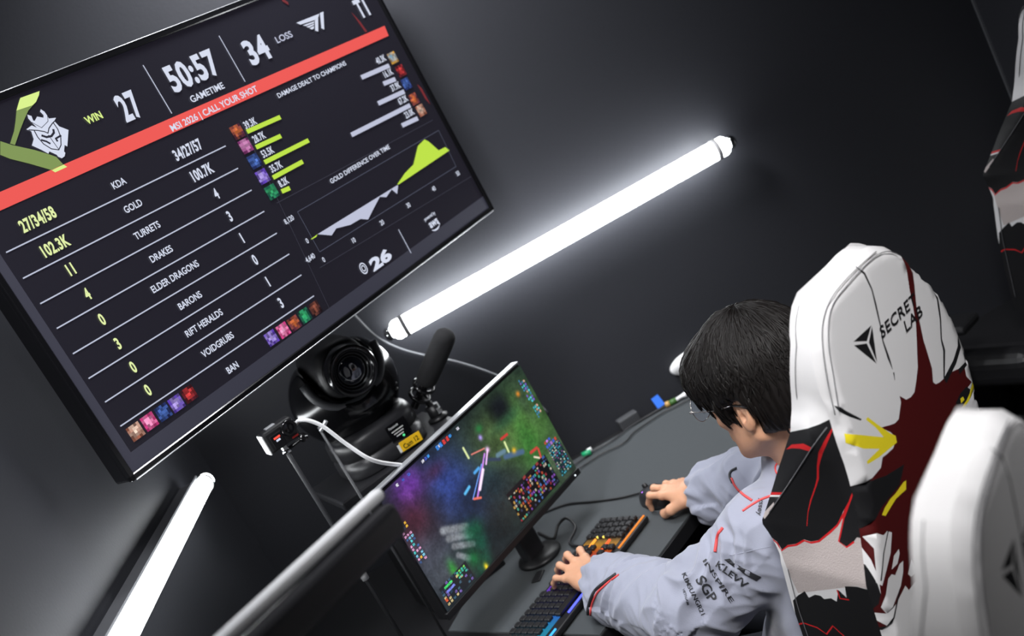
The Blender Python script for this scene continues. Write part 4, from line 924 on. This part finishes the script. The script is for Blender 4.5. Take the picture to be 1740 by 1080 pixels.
for i in range(NR + 1):
    v = BOT + (vpk - .002 - BOT) * i / NR; near = op_[np.abs(op_[:, 1] - v) < .006]
    l, r_ = float(near[:, 0].min()), float(near[:, 0].max()); mid = (l + r_) / 2
    de = depth(v); dc = min(de, .075)
    for j in range(NC + 1):
        s_ = j / NC; V.append(cw(l + (r_ - l) * s_, v, -(dc + (de - dc) * abs(2 * s_ - 1) ** 3)))
mb.add(V, [(i * (NC + 1) + j, i * (NC + 1) + j + 1, (i + 1) * (NC + 1) + j + 1, (i + 1) * (NC + 1) + j) for i in range(NR) for j in range(NC)], 0, True)
mb.build('front_panel', MC_, bk)
# seams
def seam(name, pts, r=.0011): MB().tube(smooth_path(pts, 5), r, 6).build(name, MC_[6], bk)
seam('seam', [cw(*cloc(*p), .0006) for p in ((1425, 697), (1416, 640), (1408, 590), (1408, 545), (1416, 515), (1438, 485), (1465, 455), (1490, 433), (1510, 427), (1530, 434))], .0007)
seam('seam', [cw(*cloc(*p), -.001) for p in ((1420, 705), (1406, 640), (1398, 575), (1402, 535), (1416, 503), (1440, 473), (1466, 448), (1490, 427))], .0007)
seam('seam', [cw(lr(v) - .0012, v, -depth(v) + .010) for v in np.linspace(-.02, vtop, 12)], .0006)
seam('seam', [cw(lr(v) - wing_out(v, t) - .001, v, -t) for v, t in [tuple(seamA + (seamB - seamA) * k) for k in np.linspace(.06, .90, 14)]], .0010)
seam('seam', [cw(lr(v) - .0015, v, -depth(v) + .012) for v in np.linspace(-.30, -.56, 12)], .0008)
# lettering on the headrest
def chair_text(s, pl, pr, h, sp=1.0, bold=.03, shear=0.0):
    V, Fc = glyphs(s, bold, sp, shear); a, b_ = Vector(cloc(*pl)), Vector(cloc(*pr)); d = b_ - a; L = d.length; d.normalize(); n = Vector((-d.y, d.x)); w_ = V[:, 0].max()
    mb = MB(); mb.add([cw(*(a + d * (v[0] / w_ * L) + n * (v[1] / CAP * h)), .0012) for v in V], Fc); mb.build('lettering', MC_[1], bk)
chair_text('SECRET', pA([(690, 556)])[0], pA([(877, 362)])[0], .0195, 1.06, .015)
chair_text('LAB', pA([(822, 522)])[0], pA([(912, 425)])[0], .0195, 1.06, .015)
# seat, arms and foot
sc_ = Vector((cen.x, cen.y, 0)) - CNH * .27
SM = fr((sc_.x, sc_.y, .44), CR, -CNH, UZ)
b = MB(); b.box(SM, .40, .50, .10, .035, 4); b.build('seat', MC_[1], chair)
for s_ in (1, -1):
    b = MB(); b.box(SM @ T(s_ * .235, .0, .02), .085, .46, .10, .035, 4); b.build('seat_bolster', MC_[1], chair)
    b = MB(); b.box(SM @ T(s_ * .31, -.03, .08), .03, .06, .20, .008); b.box(SM @ T(s_ * .31, -.02, .195), .09, .25, .025, .01); b.build('armrest', M['black'], chair)
b = MB(); b.tube([SM @ Vector((0, 0, -.05)), SM @ Vector((0, 0, -.20))], .03, 20); b.tube([SM @ Vector((0, 0, -.20)), SM @ Vector((0, 0, -.34))], .042, 20); b.build('gas_column', M['black'], chair)
b = MB()
for k in range(5):
    a = 2 * math.pi * k / 5 + .3; q = SM @ Vector((.31 * math.cos(a), .31 * math.sin(a), -.36)); b.tube([SM @ Vector((0, 0, -.325)), q], [.032, .018], 10)
b.build('star_base', M['satin'], chair)
for k in range(5):
    a = 2 * math.pi * k / 5 + .3; q = SM @ Vector((.31 * math.cos(a), .31 * math.sin(a), 0)); q.z = .033
    b = MB(); ax = Vector((-math.sin(a), math.cos(a), 0)); b.tube([q - ax * .025, q - ax * .006], .032, 18); b.tube([q + ax * .006, q + ax * .025], .032, 18); b.tube([q - ax * .01, q + ax * .01, ], .012, 10); b.tube([q, q + UZ * .03], .009, 8); b.build('caster', M['black'], chair)
b = MB(); b.box(fr(cw((xl + xr) / 2, BOT + .06, -.06), CR, CW, CV), .30, .03, .30, .008); b.box(SM @ T(0, -.26, -.02), .28, .10, .03, .006); b.build('recline_frame', M['black'], chair)
bpy.context.view_layer.update()
def copy_thing(o, parent=None):
    c = o.copy(); col.objects.link(c)
    if parent: c.parent = parent; c.matrix_parent_inverse = o.matrix_parent_inverse.copy()
    for ch in list(o.children): copy_thing(ch, c)
    return c
chair['label'] = 'white chair with dark red and black splashes and yellow arrow, directly behind the player'
chair['group'] = 'gaming chairs with splash print'
ch2 = copy_thing(chair); ch2['label'] = 'blurred white gaming chair back in the lower right foreground, nearest the viewer'
ch3 = copy_thing(chair); ch3['label'] = 'far gaming chair at the right edge of the picture, partly out of frame'
def place(c, ref, pix, z, rot):                            # move a copy so that the main chair's point ref lands on the ray at height z
    m = Matrix.Rotation(rot, 4, 'Z'); d = m @ (ref - Vector(chair.location)); tgt = at_z(*pix, z)
    c.location = Vector((tgt.x - d.x, tgt.y - d.y, 0)); c.rotation_euler = (0, 0, rot)
    return c
topp = cw(*cloc(1502, 418))
place(ch2, topp, (1724, 697), topp.z, R(13))
tip = cw(lr(-.2), -.2, -depth(-.2))
place(ch3, tip, (1679, 283), tip.z, R(0))
# ------------------------------------------------------------------ the player
ha, hp_, hr_ = R(-38), R(4), R(4)
HF = Vector((math.cos(hp_) * math.sin(ha), math.cos(hp_) * math.cos(ha), -math.sin(hp_)))
HR = Vector((math.cos(ha), -math.sin(ha), 0)); HU = HR.cross(HF)
HR, HU = HR * math.cos(hr_) - HU * math.sin(hr_), HU * math.cos(hr_) + HR * math.sin(hr_)
EAR = at_d(1268, 708, 1.775)
HC_ = EAR + HR * .079 + HU * .012 + HF * .006
def hl(x, y, z): return HC_ + HR * x + HF * y + HU * z
HA = np.array([HR, HF, HU])
def hax(rx=0, ry=0, rz=0):
    m = Matrix.Rotation(R(rz), 3, 'Z') @ Matrix.Rotation(R(ry), 3, 'Y') @ Matrix.Rotation(R(rx), 3, 'X'); return np.array(m).T @ HA
TF = (-DN * 1.0); TR = DT.copy()                            # torso facing, torso right
SL = at_d(1302, 902, 1.88); NB = (SL + TR * .165 + UZ * .045) * .45 + (HC_ - HF * .045 - HU * .170) * .55; SR = NB + TR * .165 - UZ * .035
EL = Vector((.125, 1.765, .795)); WL = at_d(1016, 984, 2.215)
ER = Vector((.455, 1.985, .815)); WR = at_d(1186, 836, 2.36)
PEL = Vector((cen.x, cen.y, .57)) - CNH * .16
CH = NB - UZ * .20 + TF * -.02; BE = (CH + PEL) / 2 + UZ * .02
person = empty('person', Vector((PEL.x, PEL.y, PEL.z)), 'person in a light grey team jacket and thin glasses, playing with mouse and keyboard', 'person')
B_S = Solid((-.17, 1.38, .40), (.80, 2.46, 1.34), .0027)
# torso core and arms under the clothes
B_S.ell(CH, (.15, .095, .19), np.array([TR, TF, UZ]), .03); B_S.ell(BE, (.14, .10, .16), np.array([TR, TF, UZ]), .04); B_S.ell(PEL, (.15, .11, .11), np.array([TR, TF, UZ]), .04)
B_S.cap(SL, SR, .042, .042, .03); B_S.cap(NB - UZ * .03, hl(0, -.020, -.05), .056, .054, .02)
for S_, E_, W_ in ((SL, EL, WL), (SR, ER, WR)): B_S.cap(S_, E_, .042, .036, .01); B_S.cap(E_, E_ + (W_ - E_) * .5, .036, .035, .01); B_S.cap(E_ + (W_ - E_) * .5, W_, .034, .0255, .01)
# head
B_S.ell(hl(0, -.012, .038), (.074, .094, .092), HA, .01); B_S.ell(hl(0, .018, -.022), (.064, .078, .085), HA, .02); B_S.ell(hl(0, .038, -.066), (.049, .052, .046), HA, .02)
B_S.cap(hl(-.058, -.005, -.052), hl(-.020, .072, -.098), .016, .013, .022); B_S.cap(hl(.058, -.005, -.052), hl(.020, .072, -.098), .016, .013, .022); B_S.ell(hl(0, .080, -.100), (.020, .014, .015), HA, .014)
B_S.ell(hl(-.042, .062, -.022), (.021, .018, .017), HA, .016); B_S.ell(hl(.042, .062, -.022), (.021, .018, .017), HA, .016)
B_S.cap(hl(0, .090, .012), hl(0, .114, -.027), .009, .0125, .010); B_S.ell(hl(-.011, .100, -.034), (.008, .009, .007), HA, .006); B_S.ell(hl(.011, .100, -.034), (.008, .009, .007), HA, .006)
B_S.ell(hl(-.031, .091, .010), (.016, .012, .011), HA, .010, 'sub'); B_S.ell(hl(.031, .091, .010), (.016, .012, .011), HA, .010, 'sub')
B_S.cap(hl(-.046, .080, .028), hl(-.012, .094, .027), .007, .007, .010); B_S.cap(hl(.046, .080, .028), hl(.012, .094, .027), .007, .007, .010)
B_S.cap(hl(-.017, .089, -.064), hl(.017, .089, -.064), .0075, .0075, .004); B_S.cap(hl(-.015, .089, -.073), hl(.015, .088, -.073), .0085, .0085, .004); B_S.cap(hl(-.02, .0985, -.0685), hl(.02, .098, -.0685), .0016, .0016, .003, 'sub')
for s_ in (-1, 1):                                          # ears
    A_ = hax(0, -6 * s_, 22 * s_)
    B_S.ell(hl(s_ * .076, -.006, -.006), (.010, .019, .031), A_, .007); B_S.ell(hl(s_ * .074, -.002, -.030), (.009, .010, .012), A_, .007)
    B_S.ell(hl(s_ * .086, -.005, .002), (.006, .012, .020), A_, .004, 'sub'); B_S.ell(hl(s_ * .084, .000, -.012), (.008, .007, .008), A_, .004, 'sub'); B_S.cap(hl(s_ * .081, -.008, -.004), hl(s_ * .080, -.004, .012), .0028, .0025, .004)
# hands: joints in a frame of forward, thumb side, up from the wrist
def hand(W_, e, thumb, fing, th, palm_up=Vector((0, 0, 1)), tilt=0):
    e = Vector(e).normalized(); t = Vector(thumb); t = (t - e * t.dot(e)).normalized(); u = e.cross(t); u = u if u.z > 0 else -u
    P = lambda q: W_ + (e * q[0] + t * q[1] + u * q[2]) * 1.06
    ax = np.array([e, t, u])
    B_S.cap(W_ - e * .02, P((.025, 0, .004)), .0255, .025, .012)
    B_S.ell(P((.050, .000, .006)), (.046, .036, .0155), ax, .014); B_S.ell(P((.030, .022, -.004)), (.030, .017, .017), ax, .012); B_S.ell(P((.035, -.024, -.002)), (.034, .014, .015), ax, .012)
    for f, r0 in fing:
        k = P(f[0]); B_S.cap(P((.03, f[0][1] * .55, .010)), k, .0085, r0 * 1.10, .010)
        B_S.ell(k, (r0 * 1.16,) * 3, ax, .005)
        for i in range(len(f) - 1): B_S.cap(P(f[i]), P(f[i + 1]), r0 * (1 - .10 * i), r0 * (1 - .10 * (i + 1)), .0035 if i else .005)
        B_S.ell(P(f[1]), (r0 * 1.02,) * 3, ax, .002)
    for i in range(len(th) - 1): B_S.cap(P(th[i]), P(th[i + 1]), .0135 - .0022 * i, .0115 - .0012 * i, .006)
    return P
eR = at_z(1112, 828, .79) - WR; eR.z = 0; eR.normalize(); tR = UZ.cross(eR)
eR = (eR + UZ * -.10).normalized()
fR = [([(.086, .026, .012), (.118, .032, .016), (.138, .033, -.004), (.142, .032, -.020)], .0088), ([(.092, .006, .015), (.128, .008, .018), (.148, .006, .000), (.151, .005, -.016)], .0090),
      ([(.087, -.014, .012), (.120, -.018, .010), (.134, -.021, -.012), (.134, -.022, -.028)], .0085), ([(.078, -.031, .005), (.103, -.039, .000), (.114, -.042, -.018), (.114, -.043, -.030)], .0075)]
PR_ = hand(WR, eR, tR, fR, [(.022, .026, -.004), (.054, .044, -.012), (.082, .044, -.022), (.100, .036, -.026)])
eL = at_z(957, 962, .785) - WL; eL.z = 0; eL.normalize(); tL = -UZ.cross(eL)
eL = (eL + UZ * -.06).normalized()
fL = [([(.086, .027, .013), (.116, .036, .020), (.140, .040, .006), (.150, .041, -.010)], .0086), ([(.092, .007, .016), (.124, .010, .025), (.149, .010, .010), (.160, .010, -.008)], .0088),
      ([(.087, -.013, .013), (.117, -.017, .021), (.141, -.019, .006), (.151, -.020, -.010)], .0083), ([(.079, -.031, .007), (.104, -.041, .010), (.121, -.046, -.003), (.128, -.047, -.014)], .0073)]
PL_ = hand(WL, eL, tL, fL, [(.022, .026, -.006), (.056, .048, -.012), (.084, .056, -.014), (.104, .056, -.018)])
V, F = B_S.mesh(); V = relax(V, F, 2, .45)
SKIN = mat('skin', rgb(196, 147, 118), .48, bump=.10, bscale=260, vary=.05)
SKIN.node_tree.nodes['Principled BSDF'].inputs['Subsurface Weight'].default_value = .12
SKIN.node_tree.nodes['Principled BSDF'].inputs['Subsurface Radius'].default_value = (.01, .004, .002)
body = np_mesh('body', V, F, SKIN, person)
del B_S
for s_ in (-1, 1):
    b = MB(); b.lathe([(.0001 + .0115 * math.sin(a), -.0115 * math.cos(a)) for a in np.linspace(.02, 3.12, 12)], frame_z(hl(s_ * .031, .080, .010), HF), 20); ey = b.build('eye', M['white'], person)
    b = MB(); b.lathe([(.0056, 0), (.005, .0008), (.0005, .0011)], frame_z(hl(s_ * .031, .0907, .008), HF), 16); b.build('iris', M['gloss'], ey)
    b = MB(); b.tube([hl(s_ * .014, .0985, .029), hl(s_ * .032, .0925, .0325), hl(s_ * .048, .081, .029)], [.0025, .0032, .0012], 8); b.build('eyebrow', M['black'], person)

# hair: one mass with combed locks
H_S = Solid(np.array(HC_) - .19, np.array(HC_) + .19, .0028)
H_S.ell(hl(0, -.014, .046), (.094, .113, .104), HA, .02); H_S.ell(hl(0, -.030, .000), (.088, .096, .088), HA, .03); H_S.ell(hl(0, .070, .050), (.076, .056, .060), HA, .03)
H_S.ell(hl(0, .120, -.052), (.088, .075, .072), HA, .012, 'sub'); H_S.ell(hl(0, .135, -.005), (.055, .05, .030), HA, .010, 'sub')
for s_ in (-1, 1):
    H_S.ell(hl(s_ * .097, .006, -.021), (.037, .043, .050), HA, .006, 'sub'); H_S.ell(hl(s_ * .095, .055, -.045), (.035, .05, .055), HA, .010, 'sub')
    H_S.cap(hl(s_ * .072, .046, .012), hl(s_ * .068, .042, -.024), .009, .003, .008)
H_S.cut(hl(0, 0, -.060), np.array(-HU), np.array(HC_) - .18, np.array(HC_) + .18, .02)
H_S.ell(hl(0, .03, -.10), (.075, .09, .075), HA, .008, 'sub')
V, F = H_S.mesh(); N_ = vnormals(V, F)
loc = (V - np.array(HC_)) @ HA.T; crown = np.array([.012, -.035, .14]); q = loc - crown
azm = np.arctan2(q[:, 0], q[:, 1]); rad_ = np.linalg.norm(q, axis=1)
dsp = np.array([noise.noise(Vector((a * 16, r_ * 10, 1))) * .0030 + noise.noise(Vector((a * 46, r_ * 14, 5))) * .0016 for a, r_ in zip(azm + .35 * np.sin(rad_ * 30) * 0, rad_)])
V = V + N_ * dsp[:, None]
HAIR = mat('dark_hair', rgb(15, 12, 11), .5, spec=.2, vary=.25, bscale=60)
hair = np_mesh('hair', V, F, HAIR, person)
ht = BVHTree.FromPolygons([Vector(v) for v in V], [tuple(f) for f in F])
lk = MB()
for i in range(1500):                                       # locks lie on the mass, combed from the crown outwards
    a = random.uniform(-math.pi, math.pi); p0 = random.uniform(.04, 1.0); ln = random.uniform(.35, .9); sw = random.uniform(-.35, .35); pts = []
    for k in range(6):
        ph = p0 + ln * k / 5; aa = a + sw * (k / 5) ** 2
        if ph > 1.95: break
        dv = HR * (math.sin(aa) * math.sin(ph)) + HF * (math.cos(aa) * math.sin(ph)) + HU * math.cos(ph)
        o_ = hl(.005, -.022, .03); hit = ht.ray_cast(o_ + dv * .25, -dv)
        if hit[0] is None or (hit[0] - o_).length < .075: break
        pts.append(hit[0] + hit[1] * random.uniform(.0002, .0012) * (1 + .8 * (k == 5)))
    if len(pts) >= 3:
        r0 = random.uniform(.0011, .0024); n_ = len(pts); lk.tube(pts, [r0 * (.35, 1, 1, .9, .6, .12)[min(k, 5) if k < n_ - 1 else 5] for k in range(n_)], 5)
for i in range(240):                                        # fringe and nape ends
    ang = random.uniform(-math.pi, math.pi); dv = HR * math.sin(ang) + HF * math.cos(ang); o_ = hl(0, -.015, random.uniform(-.015, .03))
    if abs(ang) > 2.0: o_ = hl(0, -.03, random.uniform(-.055, -.01))
    hit = ht.ray_cast(o_ + dv * .25, -dv)
    if hit[0] is None or (hit[0] - o_).length < .06: continue
    L_ = random.uniform(.015, .032); r0 = random.uniform(.0012, .0026); p_ = hit[0]
    lk.tube([p_ + HU * .02 - dv * .001, p_ + dv * .0008, p_ - HU * L_ * .6 - dv * .002, p_ - HU * L_ - dv * .006], [r0 * .5, r0, r0 * .7, r0 * .08], 5)
lk.build('hair_locks', HAIR, hair)

# glasses
gl = empty('eyeglasses', hl(0, .11, .01), None, None); gl.location = hl(0, .11, .01); loc_ = gl.location.copy(); gl.parent = person; gl.matrix_parent_inverse = world_of(person).inverted()
M['wire'] = mat('thin_metal_frame', rgb(176, 172, 170), .25, metal=.9)
m_lens = mat('clear_lens', (.92, .93, 1, 1), .02, trans=1.0); m_lens.node_tree.nodes['Principled BSDF'].inputs['IOR'].default_value = 1.05
hinge = {}
for s_ in (-1, 1):
    c_ = hl(s_ * .034, .116, .002); gx = (HR * math.cos(R(8)) - HF * s_ * math.sin(R(8))).normalized(); gz = (HU + HF * .10).normalized(); gx = (gx - gz * gx.dot(gz)).normalized()
    pts = [c_ + gx * (.0265 * math.copysign(abs(math.cos(a)) ** .85, math.cos(a))) + gz * (.0225 * math.copysign(abs(math.sin(a)) ** .85, math.sin(a))) for a in np.linspace(0, 2 * math.pi, 33)]
    MB().tube(pts, .0008, 6, cap=False).build('rim', M['wire'], gl)
    ln_ = MB().prism(pts[:-1], gx.cross(gz) * .0012).build('lens', m_lens, gl)
    h_ = c_ + gx * s_ * .030 + gz * .006; hinge[s_] = h_
    MB().tube([c_ + gx * s_ * .0255 + gz * .006, h_ + HF * .001, h_ - HF * .006], [.0016, .0024, .0016], 8).build('hinge', M['wire'], gl)
    MB().tube([h_, hl(s_ * .076, .05, .008), hl(s_ * .083, .005, .014)], .0008, 6).build('temple', M['wire'], gl)
    MB().tube([hl(s_ * .083, .010, .014), hl(s_ * .085, -.012, .010), hl(s_ * .083, -.036, -.006)], [.0012, .0019, .0019], 8).build('temple_tip', M['black'], gl)
    MB().tube([c_ - gx * s_ * .022 - gz * .004, c_ - gx * s_ * .018 - HF * .008 - gz * .008], [.0008, .0026], 8).build('nose_pad', M['wire'], gl)
MB().tube([hl(-.009, .118, .006), hl(0, .1195, .009), hl(.009, .118, .006)], .0009, 6).build('bridge', M['wire'], gl)

# jacket
J_S = Solid((-.10, 1.36, .44), (.82, 2.34, 1.12), .0034)
J_S.ell(CH + TF * .0, (.195, .135, .215), np.array([TR, TF, UZ]), .03); J_S.ell(BE, (.185, .145, .19), np.array([TR, TF, UZ]), .05); J_S.ell(PEL + UZ * .02, (.19, .145, .12), np.array([TR, TF, UZ]), .05)
J_S.cap(SL, SR, .058, .058, .06); J_S.cap(NB - UZ * .04, NB + UZ * .012 + HF * .01, .078, .070, .03)
for S_, E_, W_, q_ in ((SL, EL, WL, 1), (SR, ER, WR, 0)):
    Mi = E_ + (W_ - E_) * .45; sag = UZ * -.010
    J_S.cap(S_ - UZ * .015, E_, .068, .070, .05); J_S.cap(E_ + sag, Mi + sag, .070, .068, .02); J_S.cap(Mi + sag, E_ + (W_ - E_) * .80 + sag, .068, .064, .02); J_S.cap(E_ + (W_ - E_) * .80 + sag, W_ - (W_ - E_).normalized() * .018, .060, .040, .012); J_S.cap(W_ - (W_ - E_).normalized() * .02, W_ + (W_ - E_).normalized() * .02, .037, .036, .008)
    n_ = (W_ - E_).normalized(); c0 = W_ - n_ * .004; J_S.cut(c0, np.array(n_), np.array(c0) - .075, np.array(c0) + .075, .006)
J_S.ell(NB + UZ * .075 + HF * .02, (.058, .060, .06), HA, .006, 'sub')
V, F = J_S.mesh(); V = relax(V, F, 3, .5); N_ = vnormals(V, F)
def armfold(V, S_, E_, W_):
    S_, E_, W_ = (np.array(x) for x in (S_, E_, W_)); out = np.zeros(len(V)); best = np.full(len(V), 9.)
    for a, b, base in ((S_, E_, 0), (E_, W_, 1)):
        d = b - a; L = np.linalg.norm(d); t = (V - a) @ d / L / L; tc = np.clip(t, 0, 1); r_ = np.linalg.norm(V - a - tc[:, None] * d, axis=1); m = (r_ < .11) & (r_ < best)
        x = d / L; y = np.cross(x, [0, 0, 1]); y /= np.linalg.norm(y); z = np.cross(x, y); th = np.arctan2((V - a) @ z, (V - a) @ y)
        for i in np.nonzero(m)[0]:
            s_ = (tc[i] + base) * L
            w = s_ * 15 + th[i] * .55 + 1.6 * noise.noise(Vector(V[i]) * 9)
            n1_ = 1 - abs(noise.noise(Vector((w, th[i] * .8, base * 3.)))) * 2.2; n2_ = 1 - abs(noise.noise(Vector((s_ * 34 - th[i] * 1.3, th[i] * 1.1, 7.)))) * 2.0
            near = math.exp(-((tc[i] - (1 if base == 0 else 0)) * L / .10) ** 2) if True else 0
            cuff = max(0, (tc[i] - .72) / .28) if base else 0
            out[i] = (.0078 + .0085 * near) * n1_ + .0026 * n2_ + .004 * cuff * math.sin(th[i] * 9 + 3 * noise.noise(Vector(V[i]) * 20))
        best = np.where(m, r_, best)
    return out, best
d1, b1 = armfold(V, SL, EL, WL); d2, b2 = armfold(V, SR, ER, WR)
dt = np.array([.005 * (1 - 2 * abs(noise.noise(Vector((v[0] * 5 + v[2] * 9, v[1] * 6 - v[2] * 3, v[2] * 4))))) + .0022 * noise.noise(Vector(v) * 30) for v in V])
wa = np.clip((.10 - np.minimum(b1, b2)) / .03, 0, 1); dsp = wa * np.where(b1 < b2, d1, d2) + (1 - wa) * dt
V = relax(V + N_ * dsp[:, None], F, 1, .3)
CLOTH = mat('light_grey_jacket_cloth', rgb(138, 141, 156), .75, bump=.15, bscale=420, spec=.25, sheen=.2)
jk = np_mesh('jacket', V, F, CLOTH, person)
JT = BVHTree.FromPolygons([Vector(v) for v in V], [tuple(f) for f in F])
def onj(x, y, off=.0012):
    r_ = ray(x, y).normalized(); h_ = JT.ray_cast(CAM, r_)
    return (h_[0] + (h_[1] if h_[1].dot(r_) < 0 else -h_[1]) * off) if h_[0] else None
RED = mat('red_piping', rgb(196, 66, 66), .55); BLK = mat('black_print', rgb(34, 35, 40), .6)
def piping(name, px, r_, m):
    P_s = [onj(p.x, p.y, r_ * .3) for p in smooth_path([Vector((x, y, 0)) for x, y in px], 8)]; P_s = [p for p in P_s if p]
    runs = [[]]
    for p in P_s:
        if runs[-1] and (p - runs[-1][-1]).length > .03: runs.append([])
        runs[-1].append(p)
    for rn in runs:
        if len(rn) > 2: MB().tube(rn, r_, 8).build(name, m, jk)
piping('red_piping', [(1052, 976), (1030, 992), (1014, 1008), (1005, 1030), (1004, 1052), (1010, 1068), (1018, 1079)], .0022, RED); piping('black_piping', [(1047, 975), (1026, 990), (1010, 1006), (1001, 1028), (1000, 1050), (1005, 1066), (1012, 1078)], .0034, BLK)
piping('red_piping', [(1228, 897), (1222, 905), (1219, 914), (1217, 925), (1215, 937)], .0028, RED); piping('red_piping', [(1262, 868), (1275, 859), (1292, 849), (1310, 842)], .0022, RED)
piping('red_piping', [(1243, 812), (1250, 826), (1262, 839), (1278, 850)], .0024, RED); piping('black_piping', [(1252, 795), (1243, 800), (1240, 808), (1245, 820)], .0028, BLK)
piping('red_piping', [(1326, 812), (1319, 801), (1318, 792), (1324, 784), (1340, 780)], .0016, RED); piping('seam_line', [(1310, 928), (1290, 932), (1265, 938), (1240, 943)], .0006, CLOTH)
def jtext(s, a, b_, h, bold=.015, up=None, wob=0):
    V_, F_ = glyphs(s, bold, 1.0); tb = bmesh.new(); tv_ = [tb.verts.new((v[0], v[1], 0)) for v in V_]
    for f in F_: tb.faces.new([tv_[i] for i in f])
    bmesh.ops.triangulate(tb, faces=tb.faces); bmesh.ops.subdivide_edges(tb, edges=tb.edges, cuts=2, use_grid_fill=True); tb.verts.index_update()
    V_ = np.array([v.co[:2] for v in tb.verts]); F_ = [tuple(v.index for v in f.verts) for f in tb.faces]; tb.free(); a, b_ = Vector(a), Vector(b_); d = b_ - a; L_ = d.length; d.normalize(); n_ = up or Vector((d.y, -d.x)); w_ = V_[:, 0].max(); P_s = []
    for v in V_:
        q = a + d * (v[0] / w_ * L_) + n_ * (v[1] / CAP * h); p = onj(q.x, q.y, .0016); P_s.append(p)
    if any(p is None for p in P_s):
        ok = [p for p in P_s if p is not None]
        if not ok: return
        P_s = [p if p is not None else ok[0] for p in P_s]
    b = MB()
    for f in F_:
        if max((P_s[f[i]] - P_s[f[0]]).length for i in range(len(f))) < .05: b.add([P_s[i] for i in f], [tuple(range(len(f)))])
    b.build('sleeve_lettering', BLK, jk)
jtext('KLEVV', (1215, 961), (1266, 999), 12, .02); jtext('INSPIRE', (1194, 953), (1241, 1024), 8, .015); jtext('SGP', (1182, 985), (1207, 1024), 17, .02)
jtext('KIMSUNGR21', (1159, 976), (1192, 1045), 8, .01); jtext('VIETNAM', (1160, 1000), (1167, 1026), 4.5, .005); jtext('yssey', (1292, 846), (1287, 876), 9, .012)
sw_ = [(1230, 950), (1240, 948), (1248, 956), (1276, 971), (1294, 979), (1285, 986), (1272, 979), (1256, 968), (1240, 958)]
b = MB(); P_s = [onj(*p) for p in dense(sw_, 4)]; P_s = [p for p in P_s if p]
if len(P_s) > 3:
    tri = geometry.tessellate_polygon([P_s]); b.add(P_s, [tuple(t_) for t_ in tri]); b.build('sleeve_emblem', BLK, jk)
# trousers, shoes
J = Solid(np.array(PEL) - np.array((.62, .30, .58)), np.array(PEL) + np.array((.34, .75, .16)), .008)
J.ell(PEL, (.18, .14, .11), np.array([TR, TF, UZ]), .03)
for s_ in (-1, 1):
    hip = PEL + TR * s_ * .09; kn = hip + TF * .40 - UZ * .03 + TR * s_ * .05; an = Vector((kn.x, kn.y, .09)) - TF * .06
    J.cap(hip, kn, .085, .065, .03); J.cap(kn, an, .063, .05, .02)
    b = MB(); loft(b, [(0, .13, .045, 2.6, .045), (.02, .132, .046, 2.6, .045), (.05, .10, .040, 2.4, .03), (.085, .055, .038, 2, -.01), (.10, .045, .036, 2, -.015)], fr((an.x, an.y, .002), TF, UZ.cross(TF), UZ), 24); b.build('shoe', M['white'], person)
V, F = J.mesh(); V = relax(V, F, 2)
np_mesh('trousers', V, F, mat('dark_trousers', rgb(30, 33, 42), .85, bump=.2), person)
